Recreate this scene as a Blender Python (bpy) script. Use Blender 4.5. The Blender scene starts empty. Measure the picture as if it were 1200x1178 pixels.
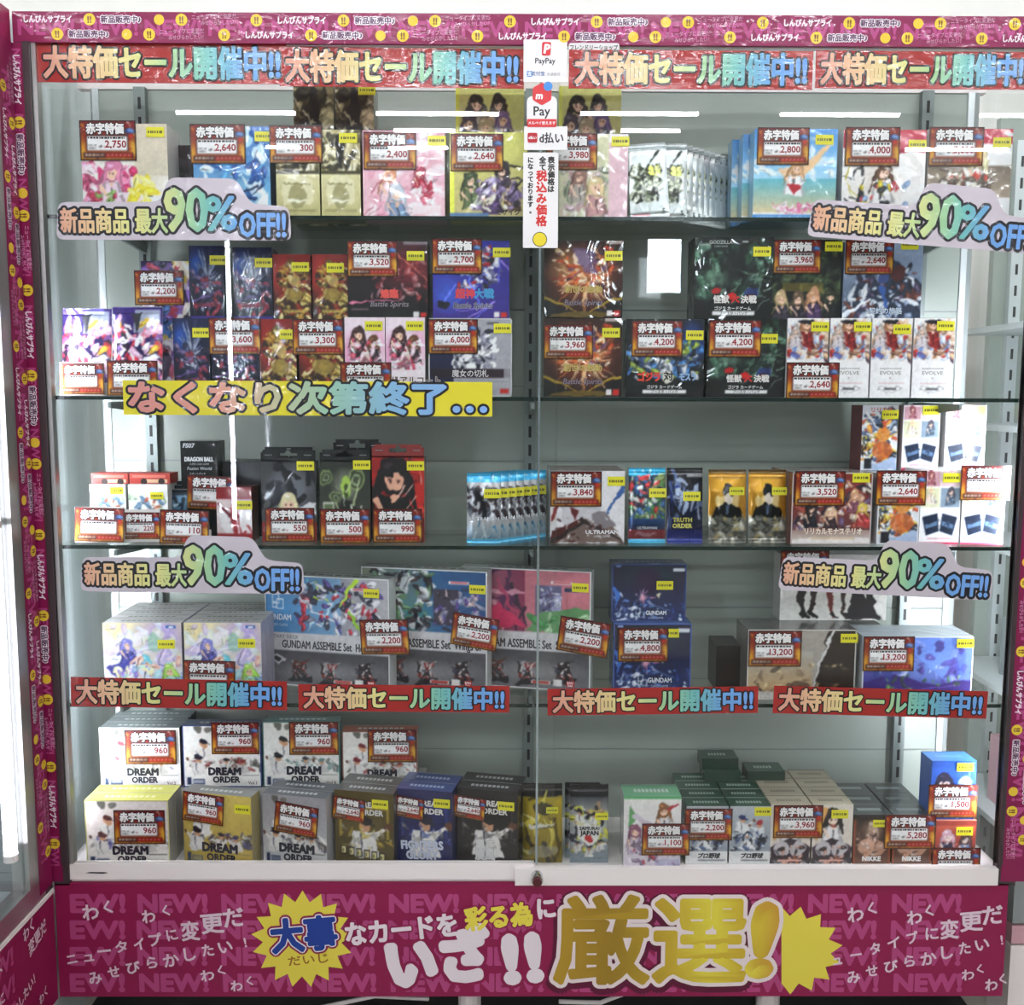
import bpy, math, random
import numpy as np
from mathutils import Matrix, Vector

# ------------------------------------------------------------------ camera, world, exposure, lamps
SC = bpy.context.scene
COL = SC.collection
ZR = 0.36                      # height of the white door rail's top edge; front glass is the plane y = 0
F = 1160.0
YAW, PIT, ROLL = 0.00589682, 0.10767312, 0.0029357
CAM = np.array([-0.05243586, -1.71738671, 0.84844372 + ZR])
_cy, _sy, _cp, _sp = math.cos(YAW), math.sin(YAW), math.cos(PIT), math.sin(PIT)
_fw = np.array([_sy * _cp, _cy * _cp, -_sp]); _r = np.array([_cy, -_sy, 0.0]); _u = np.cross(_r, _fw)
_rt = _r * math.cos(ROLL) + _u * math.sin(ROLL); _up = -_r * math.sin(ROLL) + _u * math.cos(ROLL)
cam = bpy.data.objects.new('camera', bpy.data.cameras.new('camera'))
cam.data.lens = 36 * F / 1200; cam.data.sensor_width = 36; cam.data.clip_start = 0.02
cam.matrix_world = Matrix(((_rt[0], _up[0], -_fw[0], CAM[0]), (_rt[1], _up[1], -_fw[1], CAM[1]),
                           (_rt[2], _up[2], -_fw[2], CAM[2]), (0, 0, 0, 1)))
COL.objects.link(cam); SC.camera = cam

W = bpy.data.worlds.new('world'); SC.world = W; W.use_nodes = True
W.node_tree.nodes['Background'].inputs[0].default_value = (0.8, 0.85, 0.9, 1)
W.node_tree.nodes['Background'].inputs[1].default_value = 0.3
SC.view_settings.view_transform = 'Standard'; SC.view_settings.look = 'None'
SC.view_settings.gamma = 1; SC.view_settings.use_curve_mapping = False
SC.view_settings.exposure = -0.12
SC.cycles.transparent_max_bounces = 40
SC.cycles.max_bounces = 8
SC.cycles.sample_clamp_indirect = 4
TUBE_STRENGTH = 112.0           # ceiling tubes
LED_STRENGTH = 240.0            # thin tubes in the showcase corners
SIDE_LED_STRENGTH = 5.0
WINDOW_STRENGTH = 45.0


def at(px, py, Y):
    """the point of the plane y = Y that the photograph shows at pixel (px, py)"""
    d = _fw * F + _rt * (px - 600) - _up * (py - 589)
    return CAM + d * (Y - CAM[1]) / d[1]


# ------------------------------------------------------------------ materials
def lin(c):
    if isinstance(c, str):
        c = c.lstrip('#')
        if len(c) == 3: c = ''.join(k * 2 for k in c)
        c = [int(c[i:i + 2], 16) / 255 for i in (0, 2, 4)]
    return np.array(c[:3], float)


def s2l(a):
    a = np.asarray(a, float)
    return np.where(a <= 0.04045, a / 12.92, ((a + 0.055) / 1.055) ** 2.4)


def new_mat(name):
    m = bpy.data.materials.new(name); m.use_nodes = True
    nt = m.node_tree
    return m, nt, nt.nodes['Principled BSDF']


def node(nt, t, **kw):
    n = nt.nodes.new(t)
    for k, v in kw.items():
        if hasattr(n, k): setattr(n, k, v)
    return n


def wrinkle(nt, scale, strength, dist, distortion=1.0, stretch=(1, 1, 1), detail=3):
    tc = node(nt, 'ShaderNodeTexCoord'); mp = node(nt, 'ShaderNodeMapping')
    mp.inputs['Scale'].default_value = stretch
    nz = node(nt, 'ShaderNodeTexNoise'); nz.inputs['Scale'].default_value = scale
    nz.inputs['Detail'].default_value = detail; nz.inputs['Distortion'].default_value = distortion
    bp = node(nt, 'ShaderNodeBump'); bp.inputs['Strength'].default_value = strength; bp.inputs['Distance'].default_value = dist
    oi = node(nt, 'ShaderNodeObjectInfo'); ad = node(nt, 'ShaderNodeVectorMath', operation='ADD')
    nt.links.new(tc.outputs['Object'], ad.inputs[0]); nt.links.new(oi.outputs['Random'], ad.inputs[1])
    nt.links.new(ad.outputs[0], mp.inputs['Vector']); nt.links.new(mp.outputs[0], nz.inputs['Vector'])
    nt.links.new(nz.outputs['Fac'], bp.inputs['Height'])
    return bp.outputs[0]


def print_mat(name, rough, coat=0.0, coat_rough=0.08, metallic=0.0, wr=None, wr_base=False):
    m, nt, p = new_mat(name)
    a = node(nt, 'ShaderNodeAttribute', attribute_name='Col')
    nt.links.new(a.outputs['Color'], p.inputs['Base Color'])
    p.inputs['Roughness'].default_value = rough; p.inputs['Metallic'].default_value = metallic
    p.inputs['Coat Weight'].default_value = coat; p.inputs['Coat Roughness'].default_value = coat_rough
    p.inputs['Specular IOR Level'].default_value = .3
    if wr:
        b = wrinkle(nt, *wr)
        nt.links.new(b, p.inputs['Coat Normal'])
        if wr_base: nt.links.new(b, p.inputs['Normal'])
    return m


def solid(name, col, rough=0.5, metallic=0.0, emit=0.0, noise=0.0, coat=0.0):
    m, nt, p = new_mat(name)
    c = tuple(s2l(lin(col))) + (1,)
    p.inputs['Base Color'].default_value = c; p.inputs['Roughness'].default_value = rough
    p.inputs['Metallic'].default_value = metallic; p.inputs['Coat Weight'].default_value = coat
    if emit:
        p.inputs['Emission Color'].default_value = c; p.inputs['Emission Strength'].default_value = emit
    if noise:
        tc = node(nt, 'ShaderNodeTexCoord'); nz = node(nt, 'ShaderNodeTexNoise'); nz.inputs['Scale'].default_value = 9
        nz.inputs['Detail'].default_value = 4
        mx = node(nt, 'ShaderNodeMix', data_type='RGBA', blend_type='MULTIPLY'); mx.inputs[0].default_value = noise
        mx.inputs[6].default_value = c
        nt.links.new(tc.outputs['Object'], nz.inputs['Vector']); nt.links.new(nz.outputs['Fac'], mx.inputs[7])
        nt.links.new(mx.outputs[2], p.inputs['Base Color'])
    return m


def glass_mat(name, tint, rough=0.0, refl=1.0):
    """thin pane: straight-through light plus a Fresnel mirror"""
    m = bpy.data.materials.new(name); m.use_nodes = True; nt = m.node_tree; nt.nodes.clear()
    out = node(nt, 'ShaderNodeOutputMaterial'); mx = node(nt, 'ShaderNodeMixShader')
    tr = node(nt, 'ShaderNodeBsdfTransparent'); gl = node(nt, 'ShaderNodeBsdfGlossy')
    lw = node(nt, 'ShaderNodeLayerWeight'); lw.inputs[0].default_value = 0.5
    pw = node(nt, 'ShaderNodeMath', operation='POWER'); pw.inputs[1].default_value = 5
    fr = node(nt, 'ShaderNodeMath', operation='MULTIPLY_ADD'); fr.inputs[1].default_value = 0.9; fr.inputs[2].default_value = 0.022
    mu = node(nt, 'ShaderNodeMath', operation='MULTIPLY'); mu.inputs[1].default_value = refl
    nt.links.new(lw.outputs['Facing'], pw.inputs[0]); nt.links.new(pw.outputs[0], fr.inputs[0])
    tr.inputs[0].default_value = tuple(tint) + (1,); gl.inputs['Roughness'].default_value = rough
    nt.links.new(fr.outputs[0], mu.inputs[0]); nt.links.new(mu.outputs[0], mx.inputs[0])
    nt.links.new(tr.outputs[0], mx.inputs[1]); nt.links.new(gl.outputs[0], mx.inputs[2]); nt.links.new(mx.outputs[0], out.inputs[0])
    return m


M = {
    'card': print_mat('printed_card', 0.42, coat=0.35, coat_rough=0.15),
    'wrap': print_mat('shrink_wrapped_card', 0.45, coat=0.9, coat_rough=0.06, wr=(14, 0.55, 0.004, 1.5, (1, 1, 1), 2)),
    'foil': print_mat('printed_foil', 0.28, metallic=0.55, coat=0.7, coat_rough=0.1, wr=(26, 0.8, 0.004, 1.2, (1, 1, .5), 2), wr_base=True),
    'film': print_mat('laminated_print', 0.5, coat=.6, coat_rough=0.04, wr=(16, 0.8, 0.004, 2.0, (1, 1, 1.8), 2)),
    'streak': print_mat('wrinkled_laminate', 0.5, coat=1.0, coat_rough=0.03, wr=(26, 1.0, 0.0011, 2.0, (.8, 1, 2.2), 2)),
    'board': print_mat('printed_board', 0.5, coat=0.12, coat_rough=0.3),
    'tape': print_mat('printed_tape', 0.45, coat=0.35, coat_rough=0.05, wr=(20, 1.0, 0.001, 1.5, (1, 1, 2), 2)),
    'glass': glass_mat('clear_glass', (0.985, 0.992, 0.988), 0, 1.0),
    'shelfglass': glass_mat('shelf_glass', (0.97, 0.985, 0.978), 0, 0.9),
    'acrylic': glass_mat('clear_acrylic', (0.99, 0.99, 0.99), 0.03, 1.0),
    'edge': solid('green_glass_edge', '#12241f', 0.15),
    'edgelight': solid('bright_glass_edge', '#aab8bb', 0.12, metallic=.8),
    'rail': solid('white_enamel', '#efe6e2', 0.35, noise=0.05),
    'brown': solid('dark_brown_anodised', '#43373a', 0.32, metallic=0.35),
    'alu': solid('brushed_aluminium', '#b9b7b4', 0.3, metallic=0.9),
    'alulight': solid('pale_aluminium', '#d5dcdc', 0.35, metallic=0.3),
    'back': solid('pale_grey_steel', '#a2aba1', 0.38, noise=0.12, coat=.2),
    'upright': solid('grey_steel', '#7d8784', 0.4, metallic=0.3),
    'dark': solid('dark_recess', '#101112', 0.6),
    'chrome': solid('chrome', '#d0d0d0', 0.12, metallic=1.0),
    'red_plastic': solid('dark_red_plastic', '#4a1118', 0.3),
    'wall': solid('white_wall', '#cdcbc4', 0.7, noise=0.05),
    'ceiling': solid('ceiling_board', '#c4c4c0', 0.8, noise=0.06),
    'floor': solid('shop_floor', '#c4bcb2', 0.35, noise=0.3),
    'pale': solid('pale_panel', '#cdd8d6', 0.5, noise=0.06),
    'grey': solid('grey_panel', '#8f9694', 0.5, noise=0.1),
    'tube': solid('tube_lamp', '#f4f8ff', 0.4, emit=TUBE_STRENGTH),
    'led': solid('led_tube_lamp', '#eef3ff', 0.4, emit=LED_STRENGTH),
    'sideled': solid('side_led_tube_lamp', '#eef1ff', 0.4, emit=SIDE_LED_STRENGTH),
    'farled': solid('far_led_tube_lamp', '#e6ecff', 0.4, emit=160.0),
    'day': solid('daylight_window', '#eaf5ff', 0.4, emit=WINDOW_STRENGTH),
}


# ------------------------------------------------------------------ mesh builder
class MB:
    def __init__(s): s.v, s.c, s.l, s.n, s.m, s.k, s.mats, s.smooth = [], [], [], [], [], 0, [], False

    def mi(s, mat):
        if mat not in s.mats: s.mats.append(mat)
        return s.mats.index(mat)

    def add(s, v, loops, counts, col, mat='card'):
        v = np.asarray(v, float).reshape(-1, 3); n = len(v)
        c = np.asarray(col, float)
        if c.ndim == 1: c = np.tile(c, (n, 1))
        s.v.append(v); s.c.append(c); s.l.append(np.asarray(loops, int) + s.k); s.n.append(np.asarray(counts, int))
        s.m.append(np.full(len(counts), s.mi(mat), int)); s.k += n

    def grid(s, Pt, C, mat='card', mask=None):
        ny, nx = Pt.shape[:2]
        i = np.arange(ny * nx).reshape(ny, nx)
        q = np.stack([i[1:, :-1], i[1:, 1:], i[:-1, 1:], i[:-1, :-1]], -1)
        q = q[mask] if mask is not None else q.reshape(-1, 4)
        s.add(Pt.reshape(-1, 3), q.ravel(), np.full(len(q), 4), C.reshape(-1, 3) if C.ndim == 3 else C, mat)

    def box(s, a, b, col=(.5, .5, .5), mat='card', skip=''):
        x0, y0, z0 = a; x1, y1, z1 = b
        v = [(x0, y0, z0), (x1, y0, z0), (x1, y1, z0), (x0, y1, z0), (x0, y0, z1), (x1, y0, z1), (x1, y1, z1), (x0, y1, z1)]
        f = {'b': (3, 2, 1, 0), 't': (4, 5, 6, 7), 'f': (0, 1, 5, 4), 'k': (2, 3, 7, 6), 'l': (3, 0, 4, 7), 'r': (1, 2, 6, 5)}
        fs = [q for k, q in f.items() if k not in skip]
        s.add(v, np.array(fs).ravel(), [4] * len(fs), s2l(lin(col)), mat)

    def poly(s, pts, col, y=0.0, mat='card'):
        """flat polygon in the front (x, z) plane"""
        v = [(p[0], y, p[1]) for p in pts]
        s.add(v, np.arange(len(v)), [len(v)], s2l(lin(col)), mat)

    def rect(s, x0, z0, x1, z1, col, y=0.0, mat='card'):
        s.poly([(x0, z0), (x1, z0), (x1, z1), (x0, z1)], col, y, mat)

    def disc(s, x, z, r, col, y=0.0, mat='card', n=20, rz=None):
        s.poly([(x + r * math.cos(6.2832 * i / n), z + (rz or r) * math.sin(6.2832 * i / n)) for i in range(n)], col, y, mat)

    def prism(s, pts, y0, y1, col, mat='card'):
        n = len(pts)
        v = [(p[0], y0, p[1]) for p in pts] + [(p[0], y1, p[1]) for p in pts]
        loops = list(range(n)) + list(range(2 * n - 1, n - 1, -1)); counts = [n, n]
        for i in range(n):
            j = (i + 1) % n; loops += [i, n + i, n + j, j]; counts.append(4)
        s.add(v, loops, counts, s2l(lin(col)), mat)

    def tube(s, p0, p1, r, col=(.8, .8, .8), mat='card', n=12):
        p0, p1 = Vector(p0), Vector(p1); d = (p1 - p0).normalized()
        a = d.orthogonal().normalized(); b = d.cross(a)
        v = [p + (a * math.cos(6.2832 * i / n) + b * math.sin(6.2832 * i / n)) * r for p in (p0, p1) for i in range(n)]
        loops = []; counts = []
        for i in range(n): loops += [i, (i + 1) % n, n + (i + 1) % n, n + i]; counts.append(4)
        loops += list(range(n - 1, -1, -1)) + list(range(n, 2 * n)); counts += [n, n]
        s.add([tuple(q) for q in v], loops, counts, s2l(lin(col)), mat)

    def text(s, t, x, z, h, col, bold=0.0, out=None, outr=0.0, anchor='c', y=-0.0003, sx=1.0, rot=0.0, ramp=None, mat='card', slant=0.0, vert=False):
        """text in the front plane, em height h, vertically centred on z"""
        if vert:
            for i, ch in enumerate(t):
                s.text(ch, x, z - i * h * 1.0, h, col, bold, out, outr, 'c', y, sx, rot, ramp, mat)
            return
        v, lo, co, wd = glyphs(t)
        off = {'c': -wd / 2, 'l': 0.0, 'r': -wd}[anchor]
        base = np.stack([(v[:, 0] + off) * sx + v[:, 1] * slant, v[:, 1] - 0.36], 1) * h
        cr, sr = math.cos(rot), math.sin(rot)
        def put(dx, dz, yy, c):
            b = base + np.array([dx, dz])
            q = np.stack([x + b[:, 0] * cr - b[:, 1] * sr, np.full(len(b), yy), z + b[:, 0] * sr + b[:, 1] * cr], 1)
            s.add(q, lo, co, c, mat)
        if out is not None:
            n = 12 if h < .03 else 24
            for i in range(n):
                put(outr * h * math.cos(6.2832 * i / n), outr * h * math.sin(6.2832 * i / n), y - i * 2e-6, s2l(lin(out)))
            y -= 0.00025
        if ramp is not None:
            u = (base[:, 0] / (wd * h * sx) + 0.5) if anchor == 'c' else base[:, 0] / (wd * h * sx)
            r0, r1, stops = ramp
            c = ramp_col(r0 + (r1 - r0) * u, stops)
        else:
            c = s2l(lin(col))
        put(0, 0, y, c)
        if bold:
            m_ = 8 if h < .03 else 18
            for i in range(m_):
                put(bold * h * math.cos(6.2832 * i / m_), bold * h * math.sin(6.2832 * i / m_), y - (i + 1) * 2e-6, c)

    def mesh(s, name):
        me = bpy.data.meshes.new(name)
        v = np.concatenate(s.v); l = np.concatenate(s.l); n = np.concatenate(s.n); c = np.concatenate(s.c)
        me.vertices.add(len(v)); me.vertices.foreach_set('co', v.ravel().astype(np.float32))
        me.loops.add(len(l)); me.loops.foreach_set('vertex_index', l.astype(np.int32))
        me.polygons.add(len(n)); me.polygons.foreach_set('loop_start', np.concatenate([[0], np.cumsum(n)[:-1]]).astype(np.int32))
        for m in s.mats: me.materials.append(M[m])
        me.polygons.foreach_set('material_index', np.concatenate(s.m).astype(np.int32))
        me.polygons.foreach_set('use_smooth', np.full(len(n), s.smooth, dtype=bool))
        me.update(calc_edges=True)
        a = me.color_attributes.new('Col', 'FLOAT_COLOR', 'POINT')
        a.data.foreach_set('color', np.concatenate([np.clip(c, 0, 1) * 0.86, np.ones((len(c), 1))], 1).ravel().astype(np.float32))
        return me

    def build(s, name, parent=None, loc=None, rot=None):
        o = bpy.data.objects.new(name, s.mesh(name)); COL.objects.link(o)
        if parent: o.parent = parent
        if loc is not None: o.location = loc
        if rot is not None: o.rotation_euler = rot
        return o


_gc = {}
def glyphs(t):
    if t not in _gc:
        c = bpy.data.curves.new('t', 'FONT'); c.body = t; c.size = 1; c.resolution_u = 2
        o = bpy.data.objects.new('t', c); COL.objects.link(o)
        me = bpy.data.meshes.new_from_object(o.evaluated_get(bpy.context.evaluated_depsgraph_get()))
        v = np.zeros(len(me.vertices) * 3); me.vertices.foreach_get('co', v); v = v.reshape(-1, 3)
        lo = np.zeros(len(me.loops), int); me.loops.foreach_get('vertex_index', lo)
        co = np.zeros(len(me.polygons), int); me.polygons.foreach_get('loop_total', co)
        x0 = v[:, 0].min() if len(v) else 0; x1 = v[:, 0].max() if len(v) else 1
        v[:, 0] -= x0
        _gc[t] = (v[:, :2].copy(), lo, co, x1 - x0)
        bpy.data.objects.remove(o); bpy.data.curves.remove(c); bpy.data.meshes.remove(me)
    return _gc[t]


RAINBOW = [(0.0, '#dfa08a'), (0.18, '#e8bf92'), (0.38, '#e6e090'), (0.55, '#a9d09a'), (0.7, '#74bdb6'), (0.85, '#6ea4dc'), (1.0, '#78a8ea')]
def ramp_col(u, stops):
    u = np.clip(u, 0, 1); xs = [q[0] for q in stops]; cs = np.array([lin(q[1]) for q in stops])
    return s2l(np.stack([np.interp(u, xs, cs[:, k]) for k in range(3)], -1))


# ------------------------------------------------------------------ printed artwork: a small painter, unit coordinates, y downwards
class Art:
    def __init__(s, w, h, cell=0.0016, seed=5):
        s.w, s.h = w, h
        s.nx, s.ny = max(6, int(w / cell)), max(6, int(h / cell))
        x = (np.arange(s.nx * 2) + .5) / (s.nx * 2); y = (np.arange(s.ny * 2) + .5) / (s.ny * 2)
        s.X, s.Y = np.meshgrid(x, y); s.asp = w / h
        s.I = np.full(s.X.shape + (3,), 0.9); s.texts = []
        r = np.random.RandomState(seed); s.Xw, s.Yw = s.X.copy(), s.Y.copy()
        for n, amp in ((7, .05), (17, .028), (38, .012)):
            s.Xw += amp * (s._vn(r, n) - .5); s.Yw += amp * (s._vn(r, n) - .5)

    def _vn(s, r, n):
        g = r.rand(n + 2, n + 2); xi, yi = s.X * n, s.Y * n; x0, y0 = xi.astype(int), yi.astype(int); fx, fy = xi - x0, yi - y0
        fx, fy = fx * fx * (3 - 2 * fx), fy * fy * (3 - 2 * fy)
        return (g[y0, x0] * (1 - fx) + g[y0, x0 + 1] * fx) * (1 - fy) + (g[y0 + 1, x0] * (1 - fx) + g[y0 + 1, x0 + 1] * fx) * fy

    def _m(s, m, c, a=1.0):
        m = (m * a)[..., None]; s.I = s.I * (1 - m) + lin(c) * m; return s

    def G(s, c1, c2, x=False, x0=0, y0=0, x1=1, y1=1):
        t = np.clip((s.X - x0) / (x1 - x0) if x else (s.Y - y0) / (y1 - y0), 0, 1)[..., None]
        m = ((s.X >= x0) & (s.X <= x1) & (s.Y >= y0) & (s.Y <= y1))[..., None]
        s.I = np.where(m, lin(c1) * (1 - t) + lin(c2) * t, s.I); return s

    def FR(s, x0, y0, x1, y1, t, c):
        """square outline"""
        k = t / s.asp
        return s.R(x0, y0, x1, y0 + t, c).R(x0, y1 - t, x1, y1, c).R(x0, y0, x0 + k, y1, c).R(x1 - k, y0, x1, y1, c)

    def R(s, x0, y0, x1, y1, c, a=1.0): return s._m(((s.X >= x0) & (s.X <= x1) & (s.Y >= y0) & (s.Y <= y1)).astype(float), c, a)

    def E(s, x, y, rx, ry, c, a=1.0, soft=0.0, rot=0.0):
        dx, dy = (s.Xw - x) * s.asp, s.Yw - y; cr, sr = math.cos(rot), math.sin(rot)
        d = np.sqrt(((dx * cr + dy * sr) / (rx * s.asp)) ** 2 + ((-dx * sr + dy * cr) / ry) ** 2)
        m = (d < 1).astype(float) if soft == 0 else np.clip((1 - d) / soft, 0, 1)
        return s._m(m, c, a)

    def L(s, x0, y0, x1, y1, w, c, a=1.0):
        ax, ay, bx, by = x0 * s.asp, y0, x1 * s.asp, y1
        px, py = s.Xw * s.asp - ax, s.Yw - ay; dx, dy = bx - ax, by - ay
        t = np.clip((px * dx + py * dy) / (dx * dx + dy * dy + 1e-9), 0, 1)
        d = np.hypot(px - t * dx, py - t * dy)
        return s._m((d < w * (1 - 0.6 * t)).astype(float), c, a)

    def Q(s, pts, c, a=1.0, raw=False):
        xs, ys = (s.X, s.Y) if raw else (s.Xw, s.Yw)
        m = np.zeros(s.X.shape, bool); n = len(pts)
        for i in range(n):
            (xa, ya), (xb, yb) = pts[i], pts[(i + 1) % n]
            if ya == yb: continue
            hit = ((ya > ys) != (yb > ys)) & (xs < (xb - xa) * (ys - ya) / (yb - ya) + xa)
            m ^= hit
        return s._m(m.astype(float), c, a)

    def S(s, n, seed, pal, size, x0=0, y0=0, x1=1, y1=1, long=2.5, a=0.9):
        """a busy patch of brush marks in the given colours"""
        r = random.Random(seed); pl = [lin(c) for c in pal]; size *= .72; n = int(n * 1.8)
        for i in range(int(n * 1.5)):
            k = size * (r.uniform(.25, .8) if i > n * .3 else r.uniform(.7, 1.2)); c = pl[r.randrange(len(pl))]
            x, y, t, q = r.uniform(x0, x1), r.uniform(y0, y1), r.uniform(0, 3.14), r.uniform(1.2, long + .8)
            s.E(x, y, k * q / s.asp, k, c, a, 0, t)
            s.E(x + k * .25, y - k * .2, k * q * .5 / s.asp, k * .4, np.clip(c * 1.25 + .08, 0, 1), a * .8, 0, t)
            if i % 2: s.E(x - k * .5, y + k * .5, k * q * .7 / s.asp, k * .14, c * .35, a, 0, t + r.uniform(-.5, .5))
            if i % 5 == 0: s.E(x, y, k * .22 / s.asp, k * .22, '#f4f2ee', a * .8)
        return s

    def K(s, n, seed, pal, ln, w, x0=0, y0=0, x1=1, y1=1, a=0.9):
        r = random.Random(seed)
        for i in range(n):
            x, y, t, l = r.uniform(x0, x1), r.uniform(y0, y1), r.uniform(0, 6.28), ln * r.uniform(.4, 1.2)
            s.L(x, y, x + l * math.cos(t), y + l * math.sin(t), w * r.uniform(.5, 1.2), pal[r.randrange(len(pal))], a)
        return s

    def B(s, x, y, pal, n=40, seed=1, r0=0.05, r1=0.7, w=0.02):
        r = random.Random(seed)
        for i in range(n):
            t = r.uniform(0, 6.28); a, b = r.uniform(r0, r0 + .1), r.uniform(r0 + .15, r1)
            s.L(x + a * math.cos(t), y + a * math.sin(t), x + b * math.cos(t), y + b * math.sin(t), w * r.uniform(.4, 1.3), pal[r.randrange(len(pal))], .85)
        return s

    def P(s, x, y, k, hair='#6a4a3a', skin='#ecc8b0', dress='#d8d0e0', lean=0.0):
        """a plain costumed figure: hair, face, shoulders"""
        q = k / s.asp; h, d = lin(hair), lin(dress)
        s.E(x, y + .05 * k, .66 * q, .8 * k, h * .7); s.E(x, y + .02 * k, .6 * q, .74 * k, hair)
        for i, (a, b) in enumerate(((-.6, -.95), (.6, .9), (-.45, -.6), (.5, .6))): s.L(x + a * q, y + .2 * k, x + b * q, y + (1.7 - .2 * i) * k, .13 * k, h * (.75 + .12 * i))
        s.Q([(x - 1.0 * q + lean, y + 2.6 * k), (x - .55 * q, y + .85 * k), (x + .55 * q, y + .85 * k), (x + 1.1 * q + lean, y + 2.6 * k)], d * .75)
        s.Q([(x - .8 * q + lean, y + 2.6 * k), (x - .4 * q, y + .9 * k), (x + .4 * q, y + .9 * k), (x + .7 * q + lean, y + 2.6 * k)], dress)
        s.Q([(x - .2 * q, y + .85 * k), (x + .2 * q, y + .85 * k), (x, y + 1.25 * k)], skin); s.L(x, y + 1.2 * k, x + .15 * q, y + 2.3 * k, .06 * k, d * .4)
        s.L(x - .7 * q, y + 1.1 * k, x - .2 * q, y + 1.9 * k, .13 * k, skin); s.L(x + .2 * q, y + 1.7 * k, x + .9 * q, y + 1.5 * k, .09 * k, np.clip(d * 1.3 + .05, 0, 1))
        s.E(x, y + .2 * k, .36 * q, .46 * k, skin)
        for e in (-.15, .15): s.E(x + e * q, y + .24 * k, .07 * q, .08 * k, '#4a3030', .8)
        s.Q([(x - .46 * q, y + .14 * k), (x - .2 * q, y - .4 * k), (x + .42 * q, y - .3 * k), (x + .34 * q, y + .1 * k), (x + .1 * q, y - .08 * k), (x - .12 * q, y + .12 * k)], hair)
        s.E(x - .2 * q, y - .35 * k, .22 * q, .1 * k, np.clip(h * 1.4 + .1, 0, 1), .7)
        return s

    def BP(s, x, y, k, cap='#222a3a', shirt='#e8e6e2', flip=1, trim='#5a5a66'):
        """a ball player in a cap"""
        q = k / s.asp
        s.Q([(x - .8 * q, y + 1.9 * k), (x - .6 * q, y + .5 * k), (x + .6 * q, y + .5 * k), (x + .9 * q, y + 1.9 * k)], shirt)
        s.L(x + flip * .5 * q, y + .7 * k, x + flip * 1.4 * q, y + .2 * k, .2 * k, shirt); s.E(x + flip * 1.35 * q, y + .15 * k, .2 * q, .2 * k, '#6b4a38')
        s.E(x, y + .1 * k, .34 * q, .42 * k, '#c99b7c'); s.E(x, y - .15 * k, .42 * q, .3 * k, cap); s.L(x, y - .05 * k, x + flip * .6 * q, y + .02 * k, .09 * k, cap)
        s.L(x - .1 * q, y + .6 * k, x - .1 * q, y + 1.8 * k, .05 * k, trim); s.L(x - .55 * q, y + .8 * k, x - .5 * q, y + 1.8 * k, .05 * k, '#b5b3b5')
        return s

    def N(s, amt, n, seed):
        r = np.random.RandomState(seed); g = r.rand(n + 2, n + 2)
        xi, yi = s.X * n, s.Y * n; x0, y0 = xi.astype(int), yi.astype(int); fx, fy = xi - x0, yi - y0
        v = (g[y0, x0] * (1 - fx) + g[y0, x0 + 1] * fx) * (1 - fy) + (g[y0 + 1, x0] * (1 - fx) + g[y0 + 1, x0 + 1] * fx) * fy
        s.I = np.clip(s.I * (1 + amt * (v - .5))[..., None], 0, 1); return s

    def D(s, x0, y0, x1, n, c, dy=0.03, w=0.008, seed=3):
        """rows of print too small to read"""
        r = random.Random(seed)
        for i in range(n):
            x = x0
            while x < x1 - .01:
                l = r.uniform(.01, .05); s.R(x, y0 + i * dy, min(x + l, x1), y0 + i * dy + w, c, .8); x += l + .012
        return s

    def T(s, t, x, y, h, col='#fff', bold=.03, out=None, outr=.06, **kw):
        s.texts.append((t, x, y, h, col, bold, out, outr, kw)); return s

    def put(s, mb, mat, y=0.0, surf=None):
        s.N(.1, 60, 3).N(.06, 14, 7)
        s.I = np.clip((s.I - .46) * 1.2 + .43, 0, 1)
        I = s.I.reshape(s.ny, 2, s.nx, 2, 3).mean((1, 3))
        C = np.zeros((s.ny + 1, s.nx + 1, 3)); p = np.pad(I, ((1, 1), (1, 1), (0, 0)), 'edge')
        C = (p[:-1, :-1] + p[1:, :-1] + p[:-1, 1:] + p[1:, 1:]) / 4
        x = np.linspace(-s.w / 2, s.w / 2, s.nx + 1); z = np.linspace(s.h, 0, s.ny + 1)
        Xg, Zg = np.meshgrid(x, z)
        Yg = np.full(Xg.shape, y) if surf is None else surf(Xg / s.w + .5, Zg / s.h)
        mb.grid(np.stack([Xg, Yg, Zg], -1), s2l(C), mat)
        for (t, x, yy, h, col, bold, out, outr, kw) in s.texts:
            bx = (x - .5) * s.w; bz = (1 - yy) * s.h
            ys = y if surf is None else float(np.min(surf(np.array([x]), np.array([1 - yy])))) - .0012
            mb.text(t, bx, bz, h * s.h, col, bold, out, outr, y=ys - .0003, mat=mat, **kw)


# ------------------------------------------------------------------ tagging and copying
def tag(o, label=None, cat=None, group=None, kind=None):
    if label: o['label'] = label
    if cat: o['category'] = cat
    if group: o['group'] = group
    if kind: o['kind'] = kind
    return o


def empty(name, loc, label=None, cat=None, group=None, rz=0.0):
    o = bpy.data.objects.new(name, None); COL.objects.link(o); o.location = loc; o.rotation_euler = (0, 0, rz); o.empty_display_size = .02
    return tag(o, label, cat, group)


def dup(o, loc=None, label=None, group=None, kids=True):
    c = o.copy(); COL.objects.link(c); c.parent = None
    if loc is not None: c.location = loc
    if label: c['label'] = label
    if group: c['group'] = group
    if kids:
        for ch in list(o.children):
            d = ch.copy(); COL.objects.link(d); d.parent = c
            for g in list(ch.children):
                e = g.copy(); COL.objects.link(e); e.parent = d
    return c


# ------------------------------------------------------------------ the room
def slab(name, a, b, mat, kind='structure'):
    mb = MB(); mb.box(a, b, '#888', mat); return tag(mb.build(name), kind=kind)


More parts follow.
